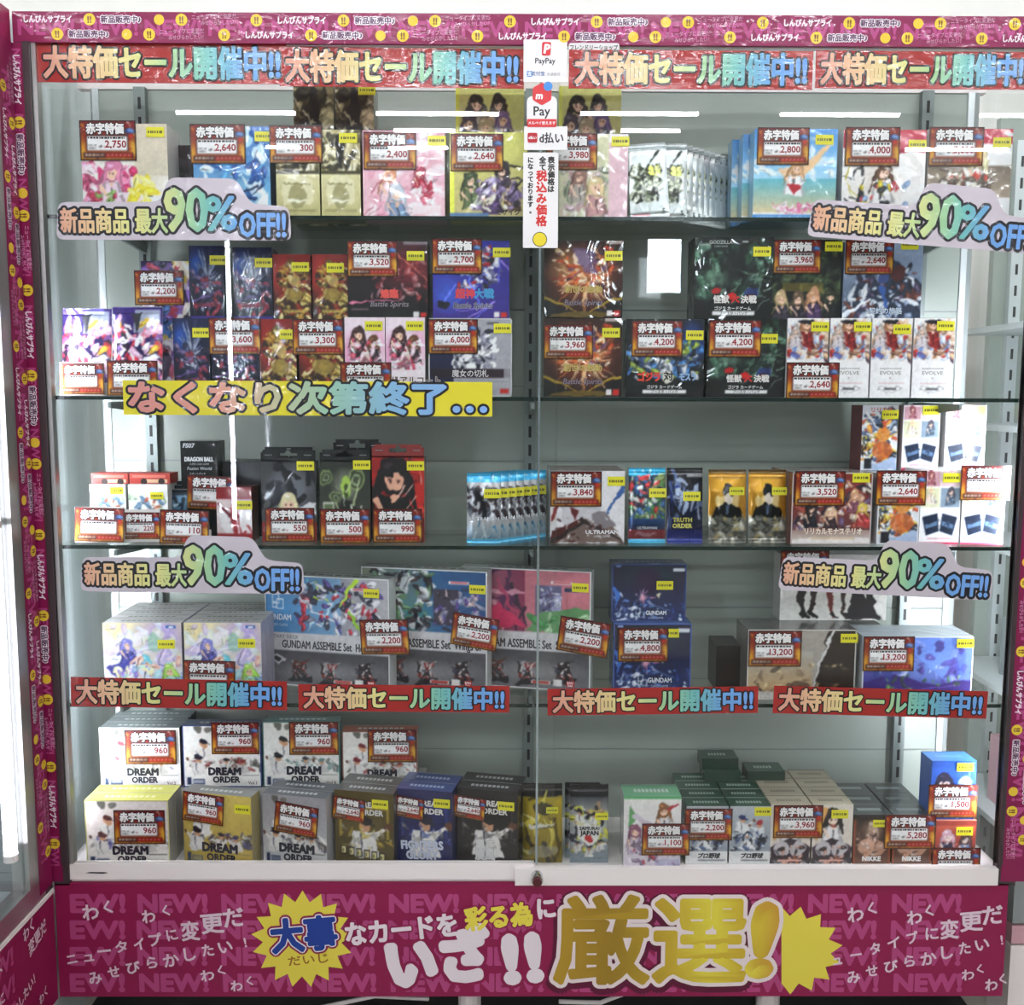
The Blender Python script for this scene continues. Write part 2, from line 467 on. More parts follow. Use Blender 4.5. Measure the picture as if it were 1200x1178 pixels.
slab('floor', (-4, -7.5, -.05), (4, 2.6, 0), 'floor')
slab('ceiling', (-4, -7.5, 2.76), (4, 2.6, 2.82), 'ceiling')
slab('wall_back', (-4, 1.3, 0), (4, 1.4, 2.76), 'wall')
slab('wall_left', (-4.1, -7.5, 0), (-4, 2.6, 2.76), 'wall')
slab('wall_right', (4, -7.5, 0), (4.1, 2.6, 2.76), 'wall')
_w0, _w1 = at(758, 343, 7.4), at(800, 279, 7.4)
mb = MB()
mb.box((-4, -7.5, 0), (_w0[0], -7.4, 2.76), '#999', 'grey'); mb.box((_w1[0], -7.5, 0), (4, -7.4, 2.76), '#999', 'grey')
mb.box((_w0[0], -7.5, 0), (_w1[0], -7.4, _w0[2]), '#999', 'grey'); mb.box((_w0[0], -7.5, _w1[2]), (_w1[0], -7.4, 2.76), '#999', 'grey')
tag(mb.build('wall_front'), kind='structure')
mb = MB(); mb.box((_w0[0], -7.48, _w0[2]), (_w1[0], -7.46, _w1[2]), '#fff', 'day'); tag(mb.build('window_1'), kind='structure')


def ceiling_tube(x0, x1, y, label):
    t = empty('ceiling_light', ((x0 + x1) / 2, y, 2.76), label, 'light', 'tube lights on the shop ceiling'); h = (x1 - x0) / 2
    mb = MB(); mb.box((-h - .03, -.05, -.03), (h + .03, .05, 0), '#eee', 'rail'); mb.build('housing', t)
    mb = MB(); mb.tube((-h, 0, -.05), (h, 0, -.05), .0105, '#fff', 'tube'); mb.build('lamp_tube', t)


for k, (pa, pb) in enumerate([(-30, 110), (205, 345), (440, 585), (680, 818), (915, 1055), (1150, 1290)]):
    ceiling_tube(at(pa, 131, 3.76)[0], at(pb, 131, 3.76)[0], -3.76, 'white ceiling tube light in the row mirrored above the boxes')
for pa, pb in [(461, 533), (728, 797)]:
    ceiling_tube(at(pa, 150, 4.1)[0], at(pb, 150, 4.1)[0], -4.1, 'white ceiling tube light in the row mirrored lower in the glass')
for pa, pb in [(310, 350), (455, 525), (1062, 1182)]:  # extra tubes added to imitate second reflections from other panes
    ceiling_tube(at(pa, 167, 4.5)[0], at(pb, 167, 4.5)[0], -4.5, 'short white ceiling tube light in the lowest mirrored row')
for yy, nm in ((-1.0, 'over the aisle before the showcase'), (-2.2, 'over the far side of the aisle'), (.45, 'above the back of the showcase')):  # unseen rows added to brighten the scene and the case interior
    for xx in (-2.1, -.7, .7, 2.1): ceiling_tube(xx - .55, xx + .55, yy, 'white ceiling tube light ' + nm)

# ------------------------------------------------------------------ printed tape and the showcase
XL, XR, XI = -0.872, 0.868, 0.845      # outer edges and inner post edge of the front
SHELF_Z = {1: ZR + 1.154, 2: ZR + .846, 3: ZR + .583, 4: ZR + .295, 5: ZR - .02}
DB = 0.25                              # depth of the case


def tape_mb(L, lanes=2, phase=0.0):
    mb = MB(); H = .0245 * lanes
    mb.rect(0, 0, L, H, '#850d48', 0, 'tape')
    x = .01 - (phase % .105)
    while x < L:
        if x > .0 and x + .085 < L: mb.text('NEW!', x, H * .5, .034 * min(1, lanes * .6), '#b5447f', .035, y=-.0002, anchor='l', mat='tape', sx=1.1)
        x += .105
    for ln in range(lanes):
        z = H - .0125 - ln * .0235; x = -((phase + (.054 if ln else 0)) % .42) + (0 if phase else 0)
        while x < L:
            def ok(a, b): return x + a > .004 and x + b < L - .004
            if ok(.02, .105): mb.text('しんぴんサプライ', x + .02, z, .0125, '#f6e8ee', .045, y=-.0006, anchor='l', mat='tape', sx=.82)
            for q in (.128, .28, .404):
                if ok(q - .01, q + .01):
                    mb.disc(x + q, z, .0098, '#f0cf3c', -.0006, 'tape'); mb.text('!!', x + q, z, .015, '#7a4a20', .04, y=-.0010, mat='tape')
            if ok(.145, .225):
                mb.text('新品販売中♪', x + .147, z, .0125, '#54244e', .03, '#f7eef2', .13, y=-.0006, anchor='l', mat='tape', sx=.98)
            if ok(.23, .26): mb.disc(x + .243, z, .0085, '#efc93a', -.0006, 'tape')
            if ok(.295, .39):
                mb.text('ニュータイプに変更だ', x + .297, z + .004, .0088, '#e7a9c8', 0, y=-.0006, anchor='l', mat='tape', rot=.03, sx=.85)
                mb.text('みせびらかしたい！', x + .312, z - .005, .0082, '#e7a9c8', 0, y=-.0006, anchor='l', mat='tape', rot=.03, sx=.85)
            x += .42
    return mb


def slotted(mb, x0, x1, y, z0, z1, mat='upright', pitch=.0365, col='#777'):
    mb.box((x0, y, z0), (x1, y + .016, z1), col, mat)
    xm = (x0 + x1) / 2; z = z0 + .02
    while z < z1 - .03:
        mb.box((xm - .0028, y - .0006, z), (xm + .0028, y + .001, z + .022), '#111', 'dark'); z += pitch


case = empty('display_case', (0, DB / 2, 0), 'tall glass display case with pink taped frame and lit card shelves', 'display case')
case.location = (0, 0, 0)
ZT = ZR + 1.478
mb = MB(); mb.box((XL, .002, ZR - .255), (XR, .012, ZR - .037), '#8f1549', 'board'); mb.box((XL + .01, .012, ZR - .255), (XR - .01, DB, ZR - .25), '#5a1030', 'board')
bp = mb.build('base_panel', case); bp['label'] = 'magenta printed panel under the glass doors'
mb = MB(); mb.box((XL + .002, .012, SHELF_Z[5] - .02), (XR - .002, DB + .02, SHELF_Z[5]), '#ddd', 'rail'); mb.build('deck', case)
mb = MB(); mb.box((XL, 0.012, ZT - .05), (XR, .022, ZT), '#e0dedb', 'rail'); mb.box((XL, DB, ZT - .05), (XR, DB + .02, ZT), '#e0dedb', 'rail'); mb.box((XL, .002, ZT - .048), (XR, .012, ZT), '#8f1549', 'tape'); mb.build('top_frame', case)
mb = MB(); mb.box((XL + .001, .0225, ZT - .012), (XR - .001, DB - .0005, ZT - .006), '#fff', 'glass'); mb.build('top_glass', case)
t_ = tape_mb(XR - XL, 2, .0).build('printed_tape', case, (XL, .0015, ZT - .049)); t_['label'] = 'magenta printed tape along the top edge'
for sgn, nm in ((-1, 'left'), (1, 'right')):
    a, b = (XL, -XI) if sgn < 0 else (XI, XR + .012)
    mb = MB(); mb.box((min(a, b), .002, ZR - .04), (max(a, b), .018, ZT - .048), '#40343a', 'brown')
    mb.box((-XI - .012 if sgn < 0 else XI, -.001, ZR - .0), (-XI if sgn < 0 else XI + .008, .02, ZT - .048), '#40343a', 'brown')
    if sgn < 0: mb.box((-XI, .004, ZR), (-XI + .008, .02, ZT - .048), '#bbb', 'alu')
    mb.build('corner_post', case)
tv = tape_mb(1.46, 1, .0); o = tv.build('printed_tape', case, (XL - .008, .0012, ZT - .05), (0, math.pi / 2, 0))
tv = tape_mb(1.46, 2, .16); o = tv.build('printed_tape', case, (XI + .0075, .0012, ZT - .05), (0, math.pi / 2, 0))
# back of the case: ribbed steel panels, end panels, slotted uprights, corner frames
mb = MB()
zz = SHELF_Z[5]
while zz < ZT - .06:
    z1 = min(zz + .148, ZT - .05); mb.box((-.835, DB, zz), (.835, DB + .012, z1 - .003), '#aaa', 'back'); mb.box((-.835, DB + .003, z1 - .003), (.835, DB + .012, z1), '#999', 'grey'); zz = z1
mb.build('back_panel', case)
for sgn in (-1, 1):
    x = .838 * sgn
    mb = MB(); mb.box((x - .006, DB - .004, SHELF_Z[5]), (x + .006, DB + .012, ZT - .05), '#ddd', 'alulight'); mb.box((x + sgn * .006 - .004, DB - .002, SHELF_Z[5]), (x + sgn * .006 + .01, DB + .02, ZT - .05), '#999', 'grey')
    mb.build('corner_frame', case)
    xg = .862 * sgn
    mb = MB(); mb.box((xg - .0025, .02, SHELF_Z[5]), (xg + .0025, DB, ZT - .05), '#fff', 'glass'); mb.build('side_glass', case)
for x in (-.75, -.006, .75):
    mb = MB(); slotted(mb, x - .011, x + .011, DB - .016, SHELF_Z[5], ZT - .05); u_ = mb.build('slotted_upright', case)
    for k in (1, 2, 3, 4):
        mb = MB(); z = SHELF_Z[k] - .009
        mb.prism([(0, 0), (.2, -.002), (.2, -.012), (0, -.026)], -.003, .003, '#444', 'upright')
        b = mb.build('shelf_bracket', u_); b.rotation_euler = (0, 0, -math.pi / 2); b.location = (x, DB - .016, z)
mb = MB(); mb.box((XL, -.002, 0), (XR, .48, .004), '#221418', 'dark'); mb.build('under_case_shade', case)  # dark sheet on the floor standing in for the shade under the case
for x in (-.12, .45):
    mb = MB(); mb.tube((x, .06, .004), (x, .06, ZR - .255), .022, '#ddd', 'rail'); mb.build('leg', case)
for pts in ([(-.42, .03, .06), (-.3, .05, .075), (-.2, .08, .05)], [(.05, .04, .07), (.13, .06, .055), (.2, .05, .09)]):
    mb = MB()
    for a, b in zip(pts, pts[1:]): mb.tube(a, b, .004, '#ddd', 'rail')
    mb.build('white_cable', case)
# sliding doors
for k, (xa, xb, ya) in enumerate([(-XI, .035, .010), (.004, XI, .002)]):
    mb = MB(); mb.box((xa, ya, ZR), (xb, ya + .005, ZT - .05), '#fff', 'glass'); d = mb.build('sliding_door', case)
    d['label'] = ('left' if k == 0 else 'right') + ' sliding glass door'
    mb = MB(); mb.box((xa if k == 0 else -.035, ya - .006 if k else ya - .004, ZR - .037 + (.006 if k == 0 else 0)), (xb if k else .0, ya + .008, ZR - (0 if k == 0 else .006)), '#eee', 'rail'); mb.build('bottom_rail', d)
    xe = xb if k == 0 else xa
    mb = MB(); mb.box((xe - .002, ya - .0006, ZR), (xe + .002, ya + .0056, ZT - .05), '#ccc', 'edgelight' if k else 'glass'); mb.build('polished_edge', d)
    if k == 1:
        mb = MB(); mb.tube((.005, -.001, ZR - .018), (.005, -.02, ZR - .02), .011, '#ccc', 'chrome'); mb.tube((.005, -.019, ZR - .021), (.005, -.024, ZR - .022), .0085, '#511', 'red_plastic'); mb.build('lock', d)
mb = MB(); mb.prism([(-.02, 0), (-.012, .0018), (.015, .0014), (.02, 0), (.01, -.0012)], 0, .001, '#4a4040', 'dark'); o = mb.build('finger_slot', case, (at(112, 1027, 0)[0], .0052, ZR - .018))
for sgn in (-1, 1):
    t = empty('corner_lamp', (.857 * sgn, .021, ZR + .05), 'thin LED tube lamp inside the %s post of the case' % ('left' if sgn < 0 else 'right'), 'lamp')
    mb = MB(); mb.tube((0, 0, .02), (0, 0, .98), .004, '#fff', 'led', 8); mb.build('lamp_tube', t)
    mb = MB(); mb.box((-.004, -.003, 0), (.004, .006, .02), '#ddd', 'rail'); mb.build('holder', t)
# glass shelves, two bays
for k in (1, 2, 3, 4):
    for s_, (xa, xb) in enumerate([(-.848, -.004), (.0, .848)]):
        mb = MB(); mb.box((xa, .022, SHELF_Z[k] - .007), (xb, DB - .018, SHELF_Z[k]), '#fff', 'shelfglass', skip='f')
        mb.box((xa, .0215, SHELF_Z[k] - .007), (xb, .0225, SHELF_Z[k] - .0003), '#123', 'edge')
        o = mb.build('glass_shelf'); tag(o, '%s glass shelf with a dark green edge in the %s half of the case' % (['', 'top', 'second', 'third', 'lowest'][k], ['left', 'right'][s_]), 'shelf', 'glass shelves in the case')

# base panel print
def pz(y): return at(600, y, .0)[2]
mb = MB(); mm = 1.482e-3
def px2(x, y): q = at(x, y, 0); return q[0], q[2]
NW = glyphs('NEW!')[3]; EW = glyphs('EW!')[3]
for r in range(4):
    for c in range(11):
        xp = 64 + c * 98.3 + (0, -1, 0, 2)[r]
        if xp + 60 > 1172: continue
        t, wd = ('NEW!', 83) if c else ('EW!', 65)
        x, z = px2(xp if c else 83, 1059 + r * 31)
        if xp + 84 > 1172: t, wd = 'NEW', 62
        mb.text(t, x, z, .0465, '#b5477c', .055, y=.0016, anchor='l', mat='board', sx=wd * mm / (glyphs(t)[3] * .0465))
def burst(cx, cy, rx, ry, n, col, y, x0=-1e9):
    pts = []
    for i in range(2 * n):
        a = 6.2832 * i / (2 * n) + .1; k = 1.0 if i % 2 else .77
        pts.append(px2(max(x0, cx + rx * k * math.cos(a)), cy + ry * k * math.sin(a)))
    q = px2(x0, cy)[0] if x0 > 0 else -9
    mb.poly([p_ for i, p_ in enumerate(pts) if p_[0] > q + 1e-4 or pts[i - 1][0] > q + 1e-4 or pts[(i + 1) % len(pts)][0] > q + 1e-4], col, y, 'board')
burst(354, 1101, 60, 57, 17, '#eedc50', .0010); burst(926, 1114, 62, 52, 15, '#eedc50', .0010, 916)
def ptext(t, x, y, h, col, bold, out=None, outr=0, yy=.0004, **kw):
    X, Z = px2(x, y); mb.text(t, X, Z, h * mm, col, bold, out, outr, y=yy, mat='board', **kw)
ptext('大事', 356, 1096, 46, '#1f3f94', .045, '#f6f2f4', .075, rot=.09, yy=.0002, sx=.9)
ptext('大事', 356, 1096, 46, '#8f1549', .13, yy=.0007, rot=.09, sx=.9)
ptext('だいじ', 361, 1125, 14, '#a06a28', .02, rot=.1, sx=1.25)
ptext('なカードを', 470, 1090, 33, '#f3e6ea', .04, '#8f1549', .1, rot=.1, sx=.86)
ptext('彩る為', 584, 1075, 32, '#f0de50', .045, '#8f1549', .1, rot=.1, sx=.88)
ptext('に', 640, 1065, 30, '#f3e6ea', .045, '#8f1549', .1, rot=.1, sx=.86)
ptext('いざ', 515, 1125, 72, '#f3e6ea', .075, '#8f1549', .13, rot=.13, sx=.92)
ptext('!!', 612, 1122, 84, '#f3e6ea', .06, '#8f1549', .11, rot=.09, sx=1.25)
GOLD = [(0, '#b9932a'), (.25, '#9a7a22'), (.5, '#c8a830'), (.7, '#efe04c'), (.85, '#d0b032'), (1, '#d2a03a')]
ptext('厳選', 762, 1107, 121, '#5c0c30', .11, yy=.0011, sx=1.0)
ptext('厳選', 762, 1104, 121, '#fff', .027, '#f3e2e0', .068, ramp=(0, .85, GOLD), sx=1.0)
ptext('!', 890, 1100, 128, '#fff', .05, '#f3e2e0', .09, ramp=(.7, 1, GOLD), sx=1.55, slant=.1)
def hline(t, x0, y0, x1, y1, h, rot=.12, sd=1):
    """marker handwriting, one character after the other along a line"""
    r = random.Random(sd + len(t)); n = max(1, len(t) - 1)
    for i, ch in enumerate(t):
        ptext(ch, x0 + (x1 - x0) * i / n + r.uniform(-1.5, 1.5), y0 + (y1 - y0) * i / n + r.uniform(-1.5, 1.5), h * r.uniform(.9, 1.12), '#ecd3de', .028, rot=rot + r.uniform(-.12, .12), sx=r.uniform(.9, 1.1), yy=.0007)
for q in [((107, 1069), (127, 1063)), ((173, 1075), (193, 1068)), ((244, 1144), (260, 1138)), ((276, 1155), (291, 1149)),
          ((1003, 1071), (1022, 1064)), ((1071, 1076), (1088, 1068)), ((1133, 1143), (1147, 1136)), ((1163, 1154), (1176, 1147))]:
    hline('わ', *q[0], *q[0], 21 if q[0][1] < 1100 else 17, sd=int(q[0][0])); hline('く', *q[1], *q[1], 17 if q[0][1] < 1100 else 14, .3, int(q[0][0]))
hline('ニュータイプに', 84, 1125, 202, 1097, 18, sd=2); hline('変更だ', 222, 1091, 274, 1075, 26, sd=3); hline('みせびらかしたい!', 112, 1146, 287, 1104, 18, sd=4)
hline('ュータイプに', 982, 1124, 1092, 1095, 18, sd=2); hline('変更だ', 1112, 1089, 1164, 1072, 26, sd=3); hline('みせびらかしたい!', 1001, 1145, 1174, 1101, 18, sd=4)
o = mb.build('printed_lettering', bp); o['label'] = 'white, pink, yellow and gold lettering'

# ------------------------------------------------------------------ the neighbouring showcase at right angles on the left
XS = XL - .001
side = empty('side_showcase', (XS - .2, -.8, 0), 'neighbouring glass showcase with pink tape standing at right angles on the left', 'display case'); side.location = (0, 0, 0)
mb = MB(); mb.box((XS - .012, -1.6, .105), (XS, -.003, ZR - .05), '#8f1549', 'board'); sp = mb.build('base_panel', side)
lt = MB()
for r in range(4):
    for c in range(10):
        lt.text('NEW!', .02 + c * .146, .048 * r + .024, .042, '#b5477c', .045, y=0, anchor='l', mat='board', sx=1.08)
for t, x, z, h in [('わく', 1.42, .17, .028), ('わく', 1.53, .18, .028), ('ニュータイプに', 1.38, .105, .024), ('変更だ', 1.56, .15, .03), ('みせびらかしたい！', 1.47, .07, .024), ('わく', 1.57, .035, .022)]:
    lt.text(t, x - .03, z, h, '#ecd3de', .02, y=-.0005, mat='board', rot=.2, anchor='c', sx=.75)
o = lt.build('printed_lettering', sp, (XS + .0006, -1.6, .112), (0, 0, math.pi / 2))
mb = MB(); mb.box((XS - .02, -1.6, ZR - .05), (XS + .002, -.004, ZR - .042), '#eee', 'rail'); mb.build('white_trim', side)
mb = MB(); mb.box((XS - .03, -1.6, ZR - .042), (XS, -.03, ZR - .004), '#999', 'alu'); mb.box((XS - .03, -1.6, ZT - .05), (XS, -.004, ZT), '#8f1549', 'tape'); mb.box((XS - .03, -.085, ZR - .004), (XS, -.052, ZT - .05), '#aaa', 'alu'); mb.build('frame', side)
mb = MB(); mb.box((XS - .03, -.052, ZR - .042), (XS - .0008, -.002, ZT - .05), '#8f1549', 'brown'); o = mb.build('corner_post', side)
o2 = tape_mb(1.46, 2, .27).build('printed_tape', side); o2.matrix_world = Matrix(((0, -1, 0, XS + .0003), (0, 0, 1, -.0525), (-1, 0, 0, ZT - .05), (0, 0, 0, 1)))
mb = MB(); mb.box((XS - .012, -1.6, ZR - .004), (XS - .007, -.085, ZT - .05), '#fff', 'glass'); mb.build('front_glass', side)
mb = MB(); mb.box((XS - .45, -1.6, ZR - .06), (XS - .03, -.02, ZR - .04), '#d9d4e2', 'pale'); mb.build('deck', side)
mb = MB(); mb.box((XS - .45, -.018, .1), (XS - .03, -.006, ZT - .05), '#ccc', 'grey'); mb.build('end_panel', side)
mb = MB(); mb.box((XS - .46, -1.6, .1), (XS - .45, -.006, ZT), '#ccc', 'pale'); mb.build('back_panel', side)
mb = MB(); mb.box((XS - .45, -1.6, ZT - .05), (XS - .03, -.006, ZT), '#bbb', 'grey'); mb.build('top_box', side)
for (x, y, z0, z1, lb) in [(XS - .016, -.112, ZR + .075, ZT - .08, 'bright vertical LED tube inside the neighbouring showcase, near its corner post'), (at(267, 400, 1.5)[0], -1.5, at(267, 610, 1.5)[2], ZT - .08, 'vertical LED tube at the far end of the neighbouring showcase')]:
    t = empty('corner_lamp', (x, y, z0), lb, 'lamp')
    mb = MB(); mb.tube((0, 0, 0), (0, 0, z1 - z0), .011 if y > -1 else .0065, '#fff', 'sideled' if y > -1 else 'farled'); mb.build('lamp_tube', t)
    mb = MB(); mb.tube((0, 0, -.012), (0, 0, 0), .012, '#ddd', 'rail'); mb.build('end_cap', t)
    if y > -1: mb = MB(); mb.tube((0, 0, (z1 - z0) * .42), (0, 0, (z1 - z0) * .42 + .012), .0125, '#889', 'alu'); mb.build('clip', t)
# pale partition seen through the left side glass
mb = MB(); mb.box((XL - .03, .03, 0), (XL - .02, .48, ZT), '#ccc', 'pale')
tag(mb.build('partition_board'), 'pale grey board standing beyond the left side glass', 'partition')
# shop rack seen through the right side glass
rk = empty('shop_rack', (1.3, .4, 0), 'pale slotted metal rack standing beyond the right side glass', 'rack'); rk.location = (0, 0, 0)
mb = MB(); mb.box((1.0, .46, 0), (1.9, .48, 1.8), '#bbb', 'back'); mb.build('back_panel', rk)
mb = MB(); slotted(mb, 1.03, 1.055, .444, .1, 1.75, 'alulight', .045); mb.build('slotted_upright', rk)
for z in (.35, .62, .9, 1.14, 1.34):
    mb = MB(); mb.box((.93, .14, z), (1.9, .44, z + .012), '#ccc', 'alulight'); mb.box((.93, .135, z - .01), (1.9, .14, z + .03), '#ccc', 'alulight'); mb.build('shelf', rk)
for i, (x, z, w, h, c) in enumerate([(1.0, .912, .12, .16, '#e8e8e4'), (1.06, .632, .1, .15, '#cfd5d5'), (.97, .362, .12, .14, '#c9a0a8'), (1.1, 1.152, .14, .12, '#55595a'), (.98, .632, .07, .12, '#8a9496')]):
    mb = MB(); z += .0012; mb.box((x, .17, z), (x + w, .3, z + h), c, 'card'); mb.rect(x + .01, z + h * .3, x + w - .01, z + h * .8, '#9fb0b8', .1695)
    tag(mb.build('carton'), ['white carton', 'pale blue carton', 'dusty pink carton', 'dark grey carton', 'small grey carton'][i] + ' on the rack beyond the right side glass', 'carton')

lc = empty('low_cabinet', (1.1, .2, 0), 'low grey and white shop cabinet just past the right end of the case', 'cabinet'); lc.location = (0, 0, 0)
for nm, z0, z1, c, m_ in (('plinth', 0, .175, '#e6e2de', 'rail'), ('pink_strip', .18, .215, '#d8a8b0', 'board'), ('body', .22, .325, '#777', 'grey'), ('top', .326, .338, '#eee', 'rail')):
    mb = MB(); mb.box((.905, .05, z0), (1.5, .13, z1), c, m_); mb.build(nm, lc)

# ------------------------------------------------------------------ signs stuck on the glass
def px_obj(mbs, name, x, y, rot, label, cat, group=None, Y=.0012, letter=None):
    q = at(x, y, Y); o = mbs.build(name, None, tuple(q), (0, -rot, 0)); tag(o, label, cat, group)
    if letter: letter.build('lettering', o)
    return o


def sheet(w, h, col, mat, seed=0, curl=0.0012):
    """a laminated strip with real thickness that lifts off the glass a little"""
    mb = MB(); nx, nz = 30, 6; r = random.Random(seed); p = [r.uniform(0, 6) for _ in range(4)]
    x = np.linspace(-w / 2, w / 2, nx); z = np.linspace(h / 2, -h / 2, nz); X, Z = np.meshgrid(x, z)
    Yf = -.0006 - curl * .3 * (1 + np.sin(X * 23 + p[0]) * np.cos(Z * 40 + p[1]))
    mb.grid(np.stack([X, Yf, Z], -1), s2l(lin(col)), mat); mb.grid(np.stack([X, np.zeros_like(X), Z], -1)[:, ::-1], s2l(lin(col)), mat)
    mb.box((-w / 2, -.0006, -h / 2), (w / 2, 0, h / 2), col, mat, skip='fk')
    return mb


def banner(x0, y0, x1, y1, rot, label, doory, seed, mt='film'):
    w, h = (x1 - x0) * mm, (y1 - y0) * mm
    m = sheet(w, h, '#a0201a', mt, seed)
    lt = MB(); lt.text('大特価セール開催中!!', -.0 * w, 0, h * .86, '#fff', .034, '#0c080a', .092, y=-.0016, sx=w * .945 / (glyphs('大特価セール開催中!!')[3] * h * .86), ramp=(0, 1, RAINBOW), mat=mt)
    return px_obj(m, 'sale_banner', (x0 + x1) / 2, (y0 + y1) / 2, rot, label, 'banner', 'red sale banners on the glass', doory, lt)


DL, DR = .0098, .0018
banner(50, 53, 330, 96, -.004, 'red sale banner at the top left corner of the glass, first from the left', DL, 1, 'streak')
banner(333, 58, 609, 101, -.006, 'red sale banner at the top, second from the left, beside the payment stickers', DL, 2, 'streak')
banner(672, 61, 947, 103, -.002, 'red sale banner at the top, right of the payment stickers', DR, 3, 'streak')
banner(960, 62, 1207, 103, -.003, 'red sale banner at the top right corner, cut off by the frame', DR, 4, 'streak')
banner(80, 795, 340, 831, -.02, 'lower red sale banner under the pastel boxes, nearest the left post', DL, 5)
banner(346, 802, 601, 835, -.008, 'lower red sale banner under the white robot kit boxes', DL, 6)
banner(638, 805, 892, 838, .014, 'lower red sale banner under the blue boxes, right of the middle edge', DR, 7)
banner(902, 806, 1161, 840, -.026, 'lower red sale banner under the 13,200 boxes', DR, 8)


def round_poly(pts, r=3.0, n=4):
    out = []; N = len(pts)
    for i in range(N):
        a, b, c = np.array(pts[i - 1], float), np.array(pts[i], float), np.array(pts[(i + 1) % N], float)
        u = (a - b) / np.linalg.norm(a - b); v = (c - b) / np.linalg.norm(c - b); k = min(r, np.linalg.norm(a - b) * .45, np.linalg.norm(c - b) * .45)
        for t in np.linspace(0, 1, n): out.append(tuple((1 - t) ** 2 * (b + u * k) + 2 * t * (1 - t) * b + t * t * (b + v * k)))
    return out


PLATE = [(66, 281), (336, 281), (334, 243), (290, 240), (274, 212), (197, 211), (187, 238), (70, 239)]
def off_sign(x, y, rot, sc, label, doory):
    """x, y: pixel of the plate's lower left corner"""
    k = mm * sc; f = lambda q: ((q[0] - 66) * k, (281 - q[1]) * k)
    m = MB(); m.prism([f(q) for q in round_poly(PLATE, 9)], -.0008, 0, '#cdc3cb', 'film')
    lt = MB()
    def tx(t, cx, cy, h, wd, r0, r1, o=.13):
        X, Z = f((cx, cy)); lt.text(t, X, Z, h * k, '#fff', .028, '#17151b', o, y=-.0011, ramp=(r0, r1, RAINBOW), mat='film', sx=wd / (glyphs(t)[3] * h))
    tx('新品商品', 111, 260, 29, 77, .05, .4); tx('最大', 176, 260, 29, 36, .38, .5); tx('90', 216, 246, 66, 47, .42, .68, .075); tx('%', 256, 250, 52, 34, .68, .85, .085); tx('OFF!!', 303, 263, 37, 52, .88, 1, .12)
    return px_obj(m, 'discount_sign', x, y, rot, label, 'sign', 'grey 90% OFF signs on the glass', doory, lt)


off_sign(66, 281, 0, 1, 'grey 90% OFF sign before the top shelf at the left', DL)
off_sign(945, 277, -.072, 1.0, 'grey 90% OFF sign tilting down before the top shelf at the right', DR)
off_sign(94, 693, -.012, .99, 'grey 90% OFF sign above the pastel boxes', DL)
off_sign(911, 691, -.05, .95, 'grey 90% OFF sign above the 13,200 boxes', DR)
w, h = 431 * mm, 40 * mm
m = sheet(w, h, '#e3d62c', 'film', 11); lt = MB()
lt.text('なくなり次第終了…', 0, 0, h * .96, '#fff', .045, '#100e14', .12, y=-.0016, sx=w * .965 / (glyphs('なくなり次第終了…')[3] * h * .96), ramp=(0, 1, [(0, '#d98f86'), (.25, '#e2a08c'), (.4, '#c9c39a'), (.55, '#9cc6a8'), (.75, '#83b3d8'), (1, '#86b0ea')]), mat='film')
px_obj(m, 'closing_banner', 361, 467, -.002, 'yellow strip banner with big rainbow lettering on the left door', 'banner', None, DL, lt)


def plain(w, h, col='#f3efee', mat='board', r=1.0):
    m = MB(); W_, H_ = w * mm / 2, h * mm / 2
    m.prism(round_poly([(-W_, -H_), (W_, -H_), (W_, H_), (-W_, H_)], r * mm), -.0006, 0, col, mat); return m


m = plain(49, 46); lt = MB()
lt.prism(round_poly([(-.006, .0085), (.0085, .0085), (.0095, .03), (-.0055, .03)], .003), -.0012, -.0007, '#d6262f', 'board')
lt.text('P', .0018, .0195, .02, '#fff', .05, y=-.0014, mat='board', slant=.15); lt.text('PayPay', 0, .0005, .0125, '#3a3a3e', .02, y=-.0008, mat='board')
lt.rect(-.0305, -.0255, -.0215, -.0165, '#2f7fd0', -.0008, 'board'); lt.text('支', -.026, -.021, .008, '#fff', .03, y=-.001, mat='board'); lt.text('支付宝', -.012, -.0205, .0075, '#3b5f95', .02, y=-.0008, mat='board'); lt.text('永遠銀河', .014, -.0215, .0055, '#888', 0, y=-.0008, mat='board')
px_obj(m, 'payment_sticker', 639, 71.5, 0, 'white square payment sticker with a red P mark, topmost of its column', 'sticker', None, DR, lt)
m = plain(34, 34, '#f3efee', r=7); hexa = [(-.0165, .028), (0, .037), (.0165, .028), (.0165, .009), (0, .0), (-.0165, .009)]
lt = MB(); z0 = .012
lt.prism(round_poly([(a * .95, b + z0 - .002) for a, b in hexa], .003), -.0014, -.0002, '#d93a3c', 'board')
lt.disc(.010, .0365 + .004, .0075, '#4a90d9', -.0018, 'board'); lt.text('m', -.005, .026, .016, '#fff', .04, y=-.0018, mat='board', slant=.15)
lt.text('Pay', 0, .0015, .021, '#2f2b2e', .02, y=-.0008, mat='board')
lt.prism(round_poly([(-.0245, -.025), (.0245, -.025), (.0245, -.012), (-.0245, -.012)], .002), -.0012, -.0007, '#d93a3c', 'board'); lt.text('メルペイ使えます', 0, -.0185, .0058, '#fff', .02, y=-.0014, mat='board')
px_obj(m, 'payment_sticker', 635, 131, 0, 'white sticker with a red hexagon and the word Pay', 'sticker', None, DR, lt)
m = plain(49, 26, r=1); lt = MB()
lt.prism(round_poly([(-.0305, -.0075), (-.014, -.0075), (-.014, .0085), (-.0305, .0085)], .003), -.0012, -.0007, '#b5242c', 'board'); lt.text('d払い', -.0222, .0005, .0055, '#fff', .03, y=-.0014, mat='board')
lt.text('d払い', .0095, .0, .0185, '#2c2a2c', .03, y=-.0008, mat='board', sx=.9)
px_obj(m, 'payment_sticker', 639.5, 162, 0, 'white sticker with a small red square reading d払い', 'sticker', None, DR, lt)
